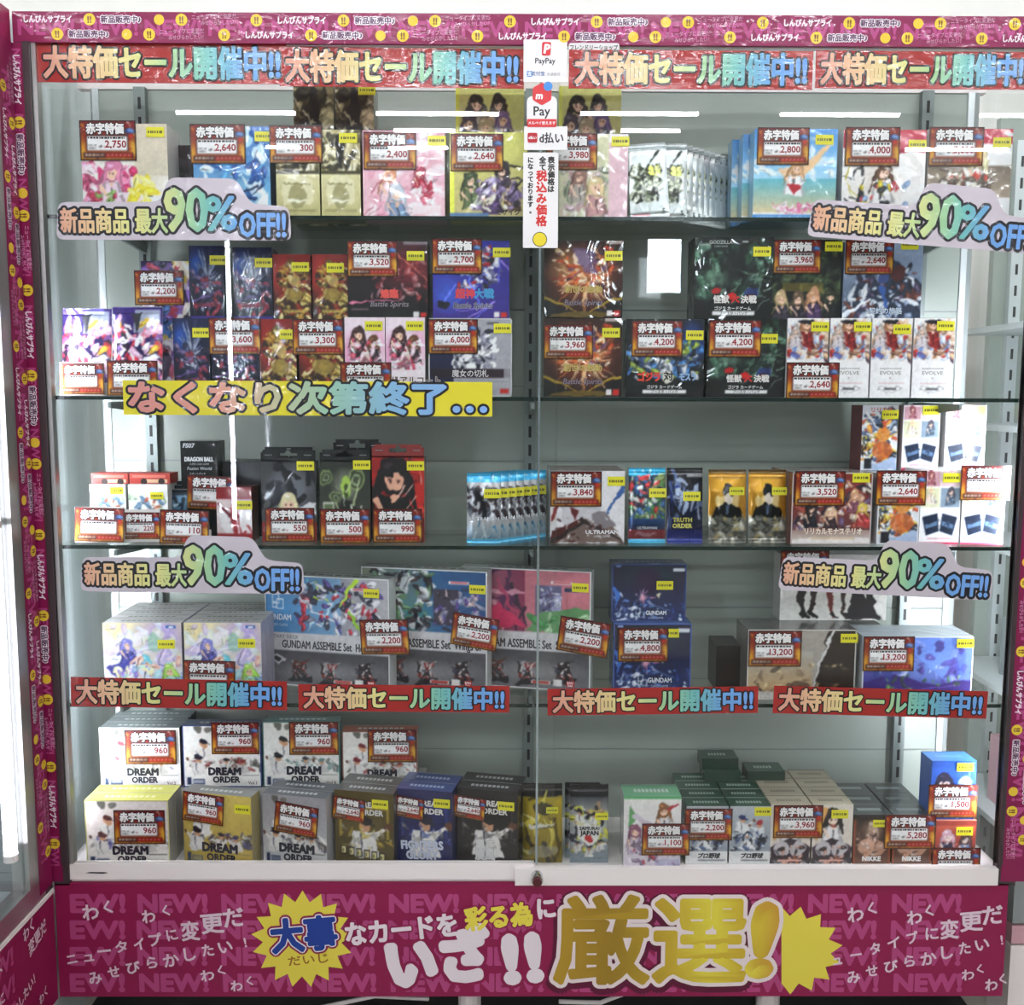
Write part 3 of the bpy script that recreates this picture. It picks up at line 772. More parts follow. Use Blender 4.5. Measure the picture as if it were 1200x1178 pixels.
m = plain(40, 106, '#f2eeec', r=.5); lt = MB()
lt.text('表示価格は', .0175, .066, .0118, '#2c2826', .055, y=-.0008, mat='board', vert=True)
lt.text('全て', .003, .066, .0118, '#2c2826', .055, y=-.0008, mat='board', vert=True)
lt.text('税込み価格', .0015, .04, .0185, '#d22d28', .045, y=-.0008, mat='board', vert=True)
lt.text('になっております。', -.0172, .066, .0104, '#2c2826', .05, y=-.0008, mat='board', vert=True)
lt.disc(-.001, -.0645, .0125, '#2a2410', -.0007, 'board', 24); lt.disc(-.001, -.0645, .0112, '#ecd52f', -.0009, 'board', 24)
px_obj(m, 'notice_sticker', 633.5, 235, 0, 'tall white notice with vertical red and black lettering at the door edge', 'sticker', None, DR, lt)
m = plain(57, 10, '#e6e2e0', r=3); lt = MB(); lt.text('フレンドリーショップ', 0, 0, .0095, '#4b4646', .03, y=-.0008, mat='board', sx=.85)
px_obj(m, 'shop_sticker', 696, 56, 0, 'small pale oblong sticker over the top banner, right of the red P sticker', 'sticker', None, DR, lt)


# ------------------------------------------------------------------ price cards and stickers (shared meshes)
CW, CH = .088, .061
def _card_mesh():
    a = Art(CW, CH, .0016)
    a.G('#7a2418', '#b8872c').E(.5, .15, .7, .35, '#7d2015', .8, .8).S(26, 5, ['#c9922e', '#a5391f', '#e0b84a', '#5a1812'], .05, a=.6)
    a.R(.07, .1, .93, .92, '#8e2c1a', .45).E(.06, .75, .09, .25, '#dba83a', .8, .7).E(.95, .7, .08, .25, '#dfb54a', .8, .7)
    for q in ((0, 0, 1, .02), (0, .975, 1, 1), (0, 0, .014, 1), (.986, 0, 1, 1)): a.R(*q, '#2e1210')
    a.R(.115, .375, .86, .765, '#3a1a14').R(.13, .395, .845, .745, '#efeceb')
    a.E(.885, .27, .085, .085, '#3b4f7c').E(.9, .25, .05, .05, '#6f8fc0').R(.87, .33, .945, .43, '#b8392c').L(.87, .05, .9, .16, .018, '#d9d4cc')
    a.R(.06, .8, .94, .93, '#3c1511').R(.44, .81, .93, .92, '#a8241f')
    r = random.Random(4); x = .08
    while x < .42: a.R(x, .83, x + .02, .9, '#efe2cc'); x += .03 + r.uniform(0, .012)
    x = .47
    while x < .9: a.R(x, .825, x + .045, .9, '#6a1714').R(x + .01, .84, x + .035, .885, '#e8b7a4'); x += .075
    a.D(.145, .6, .3, 2, '#444', .07, .035, 8)
    a.R(.33, .645, .39, .665, '#333').Q([(.385, .615), (.385, .695), (.42, .655)], '#333').R(.435, .64, .455, .69, '#8c1a1e')
    return a
_cards = {}
def card_part(parent, x, z, w, price, seed=1, rot=0.0, y=-.0022):
    if 'base' not in _cards:
        mb = MB(); mb.box((-CW / 2, 0, -CH / 2), (CW / 2, .0006, CH / 2), '#5a2015', 'card', skip='f'); a = _card_mesh()
        sub = MB(); a.put(sub, 'card', 0)
        sub.v = [q - np.array([0, 0, CH / 2]) for q in sub.v]
        mb.v += sub.v; mb.c += sub.c; mb.l += [q + mb.k for q in sub.l]; mb.n += sub.n; mb.m += [np.full(len(q), mb.mi('card')) for q in sub.m]; mb.k += sub.k
        mb.text('赤字特価', -.004, CH * .29, .0172, '#f6f2f0', .045, '#1c0c0a', .14, y=-.0002, sx=.86)
        _cards['base'] = mb.mesh('price_card')
    o = bpy.data.objects.new('price_card', _cards['base']); COL.objects.link(o)
    o.parent = parent; s_ = w / CW; o.scale = (s_, 1, s_); o.location = (x, y, z); o.rotation_euler = (0, rot, 0)
    o['label'] = 'red and gold price card' + (' reading ' + price if price else '')
    key = (price, seed % 4)
    if key not in _cards:
        mb = MB(); r = random.Random(seed % 4)
        q = -.031
        while q < .027: l = r.uniform(.0015, .005); mb.rect(q, .0025, min(q + l, .028), .0052, '#222', -.0006); q += l + r.uniform(.0006, .0016)
        if price: mb.text(price, .0285, -.0052, .0152, '#96141e', .022, y=-.0006, anchor='r', sx=min(1.0, .04 / (glyphs(price)[3] * .0152)))
        _cards[key] = mb.mesh('price_digits')
    d = bpy.data.objects.new('price_digits', _cards[key]); COL.objects.link(d); d.parent = o
    return o


def sticker_part(parent, x, z, w=.03, y=-.0016, rot=0.0):
    if 'st' not in _cards:
        mb = MB(); mb.box((-.015, 0, -.008), (.015, .0004, .008), '#e6df2c', 'card')
        for i, q in enumerate((-.012, -.008, -.005, -.001, .003, .007, .0095)): mb.rect(q, -.002, q + .0023, .0022, '#5d5a22', -.0003)
        _cards['st'] = mb.mesh('price_sticker')
    o = bpy.data.objects.new('price_sticker', _cards['st']); COL.objects.link(o); o.parent = parent
    s_ = w / .03; o.scale = (s_, 1, s_); o.location = (x, y, z); o.rotation_euler = (0, rot, 0); o['label'] = 'small yellow price sticker'
    return o


# ------------------------------------------------------------------ boxes, tab boxes, foil packs
TOPZ = {}
_seed = [0]
def attach(o, cards, stickers, Y, inv=1.0, front=0.0):
    for c in cards:
        x0, x1, y0, y1, price = c[:5]; rot = c[5] if len(c) > 5 else 0.0; _seed[0] += 1
        q = at((x0 + x1) / 2, (y0 + y1) / 2, Y); a, b = at(x0, y0, Y), at(x1, y0, Y)
        card_part(o, (q[0] - o.location[0]) * inv, q[2] - o.location[2], (b[0] - a[0]) * inv, price, _seed[0], rot, front - .0022)
    for s in stickers:
        q = at(s[0], s[1], Y); sticker_part(o, (q[0] - o.location[0]) * inv, q[2] - o.location[2], s[2] if len(s) > 2 else .031, front - .0014, s[3] if len(s) > 3 else 0.0)


def box(name, label, x0, x1, yt, shelf, Y, d, art, side='#ddd', top='#ddd', cards=(), st=(), cat='card box', group=None, zb=None, rz=0.0, mat='wrap', rows=1, rl=None, edge=None, right=None, toptext=None, yb=None):
    ym = yt + 30
    A, B = at(x0, ym, Y), at(x1, ym, Y); zt = at((x0 + x1) / 2, yt, Y)[2]
    if zb is None: zb = at((x0 + x1) / 2, yb, Y)[2] if yb else SHELF_Z[shelf] + .0005
    inv = 1 / math.cos(rz); w = (B[0] - A[0]) * inv; h = zt - zb
    mb = MB(); a = Art(w, h); art(a); a.put(mb, mat, 0)
    mb.box((-w / 2, 0, 0), (w / 2, d, h), side, mat, skip='ftr' if right else 'ft'); mb.box((-w / 2, 0, 0), (w / 2, d, h), top, mat, skip='fkblr')
    if right: mb.box((-w / 2, 0, 0), (w / 2, d, h), right, mat, skip='ftkbl')
    if edge:
        e = .0022
        for q in ((-w / 2, 0, -w / 2 + e, h), (w / 2 - e, 0, w / 2, h), (-w / 2, h - e, w / 2, h), (-w / 2, 0, w / 2, e)): mb.rect(*q, edge, -.0002, mat)
    if toptext:     # flap lines and print on the lid
        n = 9; r = random.Random(7)
        for i in range(n):
            xx = -w * .3 + i * w * .07; mb.add([(xx, d * .35, h + .0002), (xx + w * .05, d * .35, h + .0002), (xx + w * .05, d * .6, h + .0002), (xx, d * .6, h + .0002)], [0, 1, 2, 3], [4], s2l(lin(toptext)), mat)
        mb.add([(-w / 2, d * .93, h + .0002), (w / 2, d * .93, h + .0002), (w / 2, d, h + .0002), (-w / 2, d, h + .0002)], [0, 1, 2, 3], [4], s2l(lin(toptext)) * .5, mat)
    o = mb.build(name, None, ((A[0] + B[0]) / 2, Y, zb), (0, 0, rz)); tag(o, label, cat, group)
    TOPZ[o.name] = zt
    for k in range(1, rows):
        off = Vector((-math.sin(rz), math.cos(rz), 0)) * (d + .0012) * k
        dup(o, o.location + off, '%s, %s behind the front one' % (rl or label, ['', 'first', 'second', 'third', 'fourth', 'fifth', 'sixth'][k]), group, kids=False)
    attach(o, cards, st, Y, inv)
    return o


def tabbox(name, label, x0, x1, ytab, yt, shelf, Y, d, art, body, cards=(), st=(), cat='deck box', group=None):
    o = box(name, label, x0, x1, yt, shelf, Y, d, art, body, body, (), (), cat, group, mat='wrap')
    A, B = at(x0, yt, Y), at(x1, yt, Y); w = B[0] - A[0]; zt = TOPZ[o.name] - o.location.z; hh = at(x0, ytab, Y)[2] - at(x0, yt, Y)[2]
    n, m_ = 40, 14; X, Z = np.meshgrid(np.linspace(-w / 2, w / 2, n), np.linspace(hh, 0, m_))
    xm, zm = (X[:-1, :-1] + X[1:, 1:]) / 2, (Z[:-1, :-1] + Z[1:, 1:]) / 2
    hole = ((np.abs(xm) < w * .16) & (np.abs(zm - hh * .55) < hh * .17)) | ((xm / (w * .06)) ** 2 + ((zm - hh * .62) / (hh * .3)) ** 2 < 1)
    corner = (np.abs(xm) > w * .46) & (zm > hh * .8)
    keep = ~(hole | corner)
    mb = MB(); mb.grid(np.stack([X, np.full_like(X, .0), Z], -1), s2l(lin(body)), 'wrap', keep); mb.grid(np.stack([X, np.full_like(X, .0014), Z], -1), s2l(lin(body)), 'wrap', keep)
    for sx in (-1, 1): mb.rect(sx * w * .36 - w * .07, hh * .5, sx * w * .36 + w * .07, hh * .58, '#8a8a8c', -.0003, 'wrap')
    mb.box((-w / 2, 0, -.0005), (w / 2, .004, .002), body, 'wrap')
    t = mb.build('hang_tab', o, (0, 0, zt)); t.location = (0, .001, zt)
    attach(o, cards, st, Y)
    return o


def pouch(w, h, art, mat, back='#c9ccd0', bulge=.007, crimp='#d5d8da'):
    mb = MB(); mb.smooth = True; a = Art(w, h, .0016); art(a)
    def surf(u, v):
        uu = np.clip(1 - (2 * u - 1) ** 4, 0, 1); vv = np.clip(np.minimum(v, 1 - v) / .3, 0, 1) ** .7
        flat = (np.minimum(v, 1 - v) < .075)
        return -np.where(flat, .0006 + .0005 * np.sin(v * 900), bulge * uu * vv + .0006)
    a.put(mb, mat, 0, surf)
    u, v = np.meshgrid(np.linspace(1, 0, 14), np.linspace(1, 0, 14)); s_ = -surf(u, v)
    mb.grid(np.stack([(u - .5) * w, s_, v * h], -1), s2l(lin(back)), mat)
    n = 26; r_ = [(-.5 * w + w * i / n, h + (.0016 if i % 2 else 0)) for i in range(n + 1)]
    mb.prism([(-.5 * w, h - .001)] + [(.5 * w, h - .001)] + r_[::-1], -.0006, .0006, crimp, mat)
    return mb


def pack(name, label, x0, x1, y0, y1, Y, art, mat='foil', lean=0.0, roll=0.0, st=(), cards=(), group=None, cat='card pack', n=1, step=(9, .01), back='#b9bcc0', shelf=None, labels=None, rows=0, bulge=.007, crimp='#d5d8da', st_all=True):
    A, B = at(x0, (y0 + y1) / 2, Y), at(x1, (y0 + y1) / 2, Y); C, D_ = at(x0, y0, Y), at(x0, y1, Y)
    w, h = B[0] - A[0], C[2] - D_[2]; zb = SHELF_Z[shelf] + .0006 if shelf else D_[2]
    if shelf: h = C[2] - zb
    o = pouch(w, h, art, mat, back, bulge, crimp).build(name, None, ((A[0] + B[0]) / 2, Y, zb), (lean, roll, 0)); tag(o, label, cat, group)
    attach(o, cards, st, Y, 1.0, -bulge)
    dx = at(x0 + step[0], y0, Y)[0] - at(x0, y0, Y)[0]
    for k in range(1, n):
        dup(o, o.location + Vector((dx * k, step[1] * k, 0)), labels[k] if labels else None, group, kids=st_all)
    return o


def ordn(k): return ['first', 'second', 'third', 'fourth', 'fifth', 'sixth', 'seventh', 'eighth', 'ninth', 'tenth'][k]


# ------------------------------------------------------------------ top shelf
YE, W_, K_ = '#e6df2c', '#f3f1ee', '#1a1a1c'
def a_mage(a): a.G('#e9e2d8', '#f6f2ee').R(.62, 0, 1, .55, '#c9bda2', .6).E(.75, .55, .3, .3, '#cfc7ae', .6, .8).S(30, 2, ['#e58fb0', '#c23a6a', '#f4d9e2', '#a8506e', '#fff'], .07, 0, .45, .6, 1).P(.35, .5, .16, '#d58aa8', dress='#e9d3e0').S(10, 6, ['#e8d83a', '#f3ea8a'], .06, .55, .6, .8, .95).S(8, 9, ['#7ea05a', '#b53d5a'], .05, .1, .7, .4, 1)
b1 = box('booster_box', 'white booster box with pink and yellow art tagged 2,750, leftmost on the top shelf', 95, 196, 145, 1, .05, .07, a_mage, '#e3ddd2', '#ddd', [(94, 160, 143, 187, '2,750')], [(182, 155)])
box('pack_display', 'small black pack box between the 2,750 and the 2,640 boxes', 199, 226, 170, 1, .11, .05, lambda a: a.R(0, 0, 1, 1, '#15171a').K(6, 3, ['#3a4046', '#565c60'], .5, .03).R(.1, .55, .9, .9, '#2a2d30'), '#111', '#222', mat='wrap')
def a_sea(a): a.G('#4a78b8', '#8cc6dc').S(26, 4, ['#d8ecf4', '#5f9fd0', '#2f5a9a', '#b7dcea'], .08).Q([(.75, .95), (.95, .7), (1, 1)], '#e8eef0').E(.45, .75, .3, .2, '#bfe0ee', .8, .5).K(6, 8, ['#24365a'], .4, .012, .5, .3, 1, 1)
box('booster_box', 'sky blue booster box tagged 2,640 at the left of the top shelf', 226, 316, 148, 1, .055, .07, a_sea, '#3a5a8a', '#7aa', [(223, 288, 146, 192, '2,640')], [(309, 160)])
def a_gold(a): a.G('#b8ac84', '#8a8058').S(24, 3, ['#5a553c', '#cfc6a0', '#3e3a2c', '#e0d8b4'], .07, 0, 0, 1, .45).R(0, .46, 1, .5, '#4e4a34').G('#d8d2a6', '#bdb684', y0=.5, y1=1).Q([(.15, .6), (.3, .52), (.7, .52), (.85, .6), (.85, .85), (.15, .85)], '#e9e5c8', .6).E(.5, .75, .22, .12, '#8f8a5e', .7).L(.2, .62, .8, .62, .012, '#8f8a5e').L(.3, .8, .7, .8, .02, '#f4f0d8').R(.1, .9, .9, .93, '#8f8a5e', .6).L(.5, .1, .45, .42, .06, '#33302a').E(.5, .1, .08, .06, '#2a2822')
g1 = box('figure_box', 'olive gold window box with a grey figure, left one of the front pair', 323, 374, 152, 1, .05, .06, a_gold, '#8c845c', '#aaa', [(316, 378, 148, 191, '300')])
g2 = box('figure_box', 'olive gold window box with a grey figure, right one of the front pair', 376, 422, 152, 1, .05, .06, a_gold, '#8c845c', '#aaa', [], [(408, 162)])
def a_golddark(a): a.G('#8d8464', '#4a4536').S(40, 5, ['#b7ae88', '#3a362c', '#d0c8a4', '#5d573f'], .08).E(.5, .3, .12, .3, '#2c2a26', .9).L(.5, .3, .2, .7, .06, '#2f2c28').L(.5, .3, .8, .7, .06, '#2f2c28').K(8, 2, ['#d9d2b0'], .3, .01)
box('figure_box', 'dark gold window box raised behind the front pair, left one', 344, 391, 96, 1, .13, .06, a_golddark, '#5c573f', '#998')
box('figure_box', 'dark gold window box raised behind the front pair, right one', 393, 438, 98, 1, .13, .06, a_golddark, '#5c573f', '#998', st=[(430, 106)])
def a_pink(a): a.G('#e3b0bd', '#e8c3cc').S(18, 3, ['#f2dfe4', '#d898aa', '#f7ecee'], .12, a=.5).P(.32, .5, .12, '#d89a78', dress='#e9c9d0').P(.42, .7, .14, '#cfd6e2', dress='#8aa0c0').P(.7, .45, .1, '#b05a6a', dress='#a8364a').S(14, 8, ['#a8364a', '#f0e8ea', '#c86a7e'], .04, .6, .6, .9, .95).R(.6, .85, .95, .95, '#f3dfe2').K(5, 3, ['#a8606e'], .4, .008, 0, .7, .4, 1)
box('booster_box', 'pale pink booster box tagged 2,400 on the top shelf', 425, 521, 153, 1, .045, .07, a_pink, '#d9a9b4', '#e6c', [(426, 488, 155, 199, '2,400')], [(512, 165)])
def a_lime(a): a.G('#d7d67a', '#c3b98a').R(0, 0, .06, 1, '#e8ea6a').E(.5, .2, .6, .2, '#e6e58c', .7, .8).P(.28, .55, .13, '#4e5a44', dress='#6d7a5a').P(.68, .42, .13, '#3a3038', dress='#5d4a68').P(.55, .62, .13, '#a99ac0', dress='#574468').P(.8, .62, .12, '#cdbfa0', dress='#6b5640').S(20, 4, ['#5a4a6a', '#e6dfc8', '#8a7aa0', '#3a3238'], .05, .3, .55, .95, .9).K(4, 2, ['#2a2428'], .3, .012, .6, .3, 1, .6).R(0, .94, .5, 1, '#6a8ab0')
def t_mosaic(a): a_lime(a); a.T('モザイク', .75, .93, .075, '#2a2024', .03)
l1 = box('booster_box', 'lime gold booster box with girls art tagged 2,640 before the middle stickers', 527, 618, 155, 1, .045, .07, t_mosaic, '#d8da66', '#e6e68a', [(528, 590, 157, 201, '2,640')])
def a_lime2(a): a.G('#d9d98c', '#c9c490').P(.3, .3, .2, '#35322e', dress='#b8b4b0').P(.62, .28, .2, '#2e2a2c', dress='#9a98a4').P(.2, .62, .2, '#5a5462', dress='#8a8ea0').P(.7, .55, .2, '#7e6a94', dress='#57506a').P(.45, .68, .2, '#b9a890', dress='#a8a0a0').R(0, 0, .05, 1, '#e6e86a')
box('booster_box', 'lime gold booster box raised behind the middle of the top shelf, left of the stickers', 534, 614, 100, 1, .13, .06, a_lime2, '#d2d070', '#e6e68a', zb=TOPZ[l1.name])
def a_pale(a): a.G('#d6d6b4', '#c9c8b0').S(30, 5, ['#b89a9a', '#d8c8b8', '#8f9a86', '#c8b0b8', '#e9e6da'], .07, .05, .3, .7, 1).P(.3, .5, .12, '#9a7a70', dress='#b0a8a0').P(.55, .6, .14, '#d6c39a', dress='#c59a9a').R(.72, .1, 1, 1, '#e3c3cb').R(.72, 0, 1, .1, '#efe8ea')
l2 = box('booster_box', 'pale green and pink booster box tagged 3,980 just right of the vertical notice', 655, 736, 157, 1, .05, .07, a_pale, '#d6cfc4', '#ddd', [(640, 700, 158, 198, '3,980')], [(727, 166)])
box('booster_box', 'lime gold booster box raised behind, right of the stickers', 655, 728, 101, 1, .13, .06, a_lime2, '#d2d070', '#e6e68a', zb=TOPZ[l2.name])
def a_silver(a): a.G('#d2d8d8', '#c6cccb').R(0, .03, 1, .075, '#8a9292').R(0, .12, 1, .14, '#eef2f2').E(.45, .52, .36, .2, '#6a7263', .5, .5).S(46, 6, ['#2a2e26', '#5c6450', '#c8ccb8', '#1c1f1c', '#8a8f7c'], .045, .1, .32, .85, .75).S(6, 3, ['#d8dc6a'], .03, .5, .3, .8, .4).L(.8, .12, .55, .25, .02, '#3a3f3a').R(.06, .93, .5, .945, '#b8324a').T('S', .85, .9, .09, '#3a3f42', .02)
lab = ['silver card pack with dark mech art, front one of the fanned row'] + ['silver card pack in the fanned row on the top shelf, %s from the left' % ordn(k) for k in range(1, 10)]
pack('card_pack', lab[0], 740, 786, 166, 250, .05, a_silver, 'foil', -.1, -.07, group='fanned silver packs on the top shelf', n=1, shelf=1, bulge=.005)
pack('card_pack', lab[1], 766, 806, 166, 249, .064, a_silver, 'foil', -.1, 0, group='fanned silver packs on the top shelf', n=9, step=(8.3, .012), shelf=1, labels=lab[1:], bulge=.005)
def a_beach(a): a.G('#5f9bd8', '#a9d4ea', y1=.55).G('#6fb6c4', '#d9c9a0', y0=.55, y1=.92).S(10, 3, ['#fff', '#e6f2f8'], .07, 0, .1, 1, .5, a=.6).L(.55, .5, .88, .2, .06, '#e6c49c').L(.45, .52, .3, .45, .05, '#e9c8a6').P(.5, .42, .12, '#caa27c', '#f0cdb4', '#f2f2f4').Q([(.42, .62), (.5, .72), (.58, .62)], '#b03040').S(20, 5, ['#e79ab4', '#f3dfe6', '#d06a90'], .03, .25, .82, .75, .93).R(0, .95, 1, 1, '#4f8fd0').D(.05, .965, .95, 1, '#cfe3f3', w=.012)
b = box('booster_box', 'blue beach scene booster box tagged 2,800 on the top shelf', 884, 981, 151, 1, .045, .035, a_beach, '#7aa6c4', '#9bd', [(887, 948, 150, 193, '2,800')], [(966, 164)])
for k in (1, 2): dup(b, b.location + Vector((-.011 * k, .037 * k, 0)), 'blue beach scene booster box standing %s behind the 2,800 one' % ordn(k - 1), 'beach boxes on the top shelf', False)
def a_redw(a): a.R(0, 0, 1, 1, '#efebe8').R(0, 0, 1, .2, '#c0485a').Q([(.6, .2), (1, .2), (1, .24), (.6, .26)], '#a83a4c').E(.45, .6, .3, .4, '#d9d0c4', .6, .6).K(14, 5, ['#3a3a3c', '#b8a83a'], .25, .014, 0, .45, .3, .95).P(.5, .45, .14, '#6a5040', dress='#e7e4e4').S(16, 7, ['#8aa0c0', '#33363a', '#c8b43a', '#b04a52'], .05, .2, .6, .8, 1).E(.5, .9, .3, .05, '#b9c93a')
box('booster_box', 'white booster box with a crimson header tagged 4,000 on the top shelf', 988, 1085, 152, 1, .045, .07, a_redw, '#ddd6d2', '#ccc', [(990, 1054, 150, 194, '4,000')], [(1075, 170)])
def a_redw2(a): a.R(0, 0, 1, 1, '#f6f3f0').R(0, 0, 1, .16, '#c0485a').G('#8a7f72', '#b9ab9a', y0=.4, y1=.75).P(.6, .3, .15, '#e6d9b0', dress='#f2eee8').S(20, 4, ['#f2ede4', '#d8cdb8', '#6a6058', '#c85a50'], .06, .1, .45, .8, .8).E(.95, .05, .05, .02, '#fff')
box('booster_box', 'white booster box with a crimson header tagged 5,000, last on the top shelf', 1088, 1186, 151, 1, .045, .07, a_redw2, '#e8e4e0', '#ccc', [(1088, 1152, 150, 194, '5,000')], [(1174, 167)])

# ------------------------------------------------------------------ second shelf, left
def a_battle(a): a.R(0, 0, 1, 1, '#3a2a5a').S(46, 3, ['#7a5aa0', '#d8c8e0', '#a83a50', '#efe3d0', '#2a2238', '#e0c060', '#4a6aa0'], .08).R(0, .7, 1, 1, '#cfcfd8', .3)
def a_purple(a): a.G('#4a3a7a', '#2a2440').R(.45, .03, .95, .3, '#b8c4cc', .8).S(50, 9, ['#e07a8a', '#d8b0c8', '#efe9e0', '#b83a4a', '#d8b24a', '#2a2030', '#7a5a9a', '#fff'], .065, 0, .18, 1, 1).Q([(.4, .1), (.6, .05), (.5, .3)], '#4a4a50')
pack('card_pack', 'purple foil pack with busy red and white art, outer one by the left post', 70, 128, 360, 448, .07, a_purple, 'foil', -.12, 0, group=None, shelf=2)
pack('card_pack', 'purple foil pack with busy red and white art, inner one by the left post', 129, 188, 358, 448, .07, a_purple, 'foil', -.12, 0, shelf=2)
def free_card(x0, x1, y0, y1, price, Y, label, rot=0.0, shelf=None, lean=-.06):
    """a price card standing by itself: a folded backing strip with the card on it"""
    A, B = at(x0, y0, Y), at(x1, y1, Y); w, h = B[0] - A[0], A[2] - B[2]; zb = SHELF_Z[shelf] + .0006 if shelf else B[2]
    mb = MB(); mb.box((-w / 2, .0008, 0), (w / 2, .0016, h), '#d8d4d0', 'card'); mb.box((-w / 2, .0008, 0), (w / 2, .014, .0008), '#d8d4d0', 'card'); mb.box((-w / 2, .0132, 0), (w / 2, .014, h * .4), '#d8d4d0', 'card')
    o = mb.build('price_card_stand', None, ((A[0] + B[0]) / 2, Y, zb), (lean, 0, 0)); tag(o, label, 'price card')
    _seed[0] += 1; card_part(o, 0, h / 2, w, price, _seed[0], rot, -.0002)
    return o
free_card(68, 122, 417, 456, '', .04, 'glaring price card before the outer purple pack', shelf=2)
free_card(124, 185, 420, 461, '', .035, 'price card standing before the inner purple pack', shelf=2)
o = box('pack_display', 'clear pack display tagged 2,200 behind the inner purple pack', 166, 222, 306, 2, .15, .06, a_battle, '#1c1a22', '#c8ccce', [(158, 216, 316, 359, '2,200')])
def a_spark(a): a.G('#232a4e', '#1a1c30').E(.2, .25, .3, .25, '#2f5fb0', .8, .7).B(.5, .45, ['#8f98ac', '#5a6076', '#b7bcc8', '#3a3f58'], 44, 3, .03, .5, .012).S(20, 5, ['#6a5a7a', '#8f93a5', '#8a3a4a', '#2a2c44'], .05, .1, .3, .9, .95).L(.05, .75, .95, .62, .01, '#7a5a9a').R(.1, .78, .9, .84, '#a83a48', .5).R(0, .96, 1, 1, '#4a3a8a')
def a_fire(a): a.G('#8a2a24', '#3a2a1a').E(.2, .35, .3, .4, '#b0352c', .8, .6).S(50, 8, ['#c8b06a', '#6a5a2c', '#e0d29a', '#3a2c1c', '#a8843a', '#8a3a2a'], .055, .15, .15, 1, 1).E(.55, .4, .18, .1, '#d8c480', .7).E(.55, .62, .25, .1, '#a5924e', .8).R(.25, .85, .85, .9, '#c9b66a', .7)
LOW = at(300, 372.5, .06)[2]; LOWR = at(990, 372.5, .045)[2]
box('pack_box', 'dark blue starburst pack box, left of the upper pair', 222, 262, 288, 2, .1, .05, a_spark, '#151728', '#223', st=[(256, 305)], zb=LOW + .001)
box('pack_box', 'dark blue starburst pack box, right of the upper pair', 273, 319, 290, 2, .1, .05, a_spark, '#151728', '#223', st=[(309, 308)], zb=LOW + .001)
box('pack_box', 'red and gold pack box, left of the upper pair', 320, 364, 298, 2, .1, .05, a_fire, '#2a1c14', '#d8c84a', st=[(352, 313)], zb=LOW + .001)
box('pack_box', 'red and gold pack box, right of the upper pair', 366, 408, 298, 2, .1, .05, a_fire, '#2a1c14', '#d8c84a', st=[(393, 314)], zb=LOW + .001)
box('pack_box', 'dark blue starburst pack box, left of the lower pair', 203, 245, 373, 2, .06, .09, a_spark, '#151728', '#445', st=[(236, 390)])
box('pack_box', 'dark blue starburst pack box tagged 3,600 in the lower row', 247, 303, 373, 2, .06, .09, a_spark, '#151728', '#445', [(245, 306, 373, 415, '3,600')])
box('pack_box', 'red and gold pack box, left of the lower pair', 304, 347, 374, 2, .06, .09, a_fire, '#2a1c14', '#d8c84a', st=[(338, 392)])
box('pack_box', 'red and gold pack box tagged 3,300 in the lower row', 350, 402, 374, 2, .06, .09, a_fire, '#2a1c14', '#d8c84a', [(343, 403, 374, 416, '3,300')])
def a_duo(a): a.R(0, 0, 1, 1, '#e9d9e2').E(.2, .5, .4, .4, '#d88ab4', .7, .7).E(.85, .3, .3, .3, '#e4a9c6', .7, .7).P(.33, .2, .12, '#4a3030', dress='#2a2228').P(.7, .3, .11, '#6a4a34', dress='#3a3034').P(.5, .5, .1, '#d6c6c0', dress='#efe9ee').S(18, 3, ['#fff', '#e8c8d8', '#8a5a6a', '#c04a60'], .04, .1, .3, .95, .65)
def t_duo(a): a_duo(a); a.R(0, .66, 1, 1, '#eee2e8').T('メモリアルコート', .55, .8, .12, '#5a3a3a', .02, '#fff', .05, sx=.9)
box('pack_box', 'pink and white pack box of two girls, left of the pair', 404, 451, 372, 2, .05, .09, t_duo, '#d8c4ce', '#eee', [(399, 459, 425, 466, '')], st=[(438, 382)])
box('pack_box', 'pink and white pack box of two girls, right of the pair', 452, 498, 372, 2, .05, .09, t_duo, '#d8c4ce', '#eee', [], st=[(486, 382)])
def a_dred(a): a.G('#3a1a24', '#1a1018').E(.75, .35, .45, .4, '#8a3038', .8, .8).S(30, 6, ['#6a2a34', '#a8504e', '#2a1a2a', '#c9a0a0'], .05, .3, .2, 1, .8, a=.5).L(0, .78, .7, .76, .012, '#e28aa8').R(.7, 0, 1, .04, '#8a8086').L(.55, .1, 1, .5, .012, '#c87a6a').T('煌臨', .52, .68, .12, '#e0524a', .05, '#f0d0c8', .05).T('Battle Spirits', .52, .81, .1, '#8f8690', .01, '#1a1014', .05, slant=.2).R(.82, .91, .89, .985, '#dad6d6').R(.91, .92, .985, .98, '#c23a34').R(.04, .87, .26, .9, '#8a7a80', .7)
def a_viol(a): a.G('#2f3f9a', '#4a3a8a').E(.85, .3, .3, .5, '#3f2f8c', .8, .7).E(.2, .7, .3, .3, '#4a6ac8', .8, .8).S(26, 4, ['#c8ccd8', '#1c1c2a', '#5a5a78', '#e6e6ee', '#a82a34'], .06, .35, .1, .9, .62).K(10, 3, ['#7a8af0', '#b7a0f0'], .4, .014, .1, .2, 1, .9).T('超神', .42, .68, .13, '#d8404a', .05, '#f0e8ee', .05).T('大戦', .67, .68, .13, '#3f9ad0', .05, '#f0e8ee', .05).T('Battle Spirits', .52, .83, .1, '#2a2638', .01, '#c9c8d8', .05, slant=.2).E(.13, .81, .1, .05, '#1a1a2c').R(.8, .91, .87, .985, '#e8e4e4').R(.89, .92, .97, .985, '#c23a34')
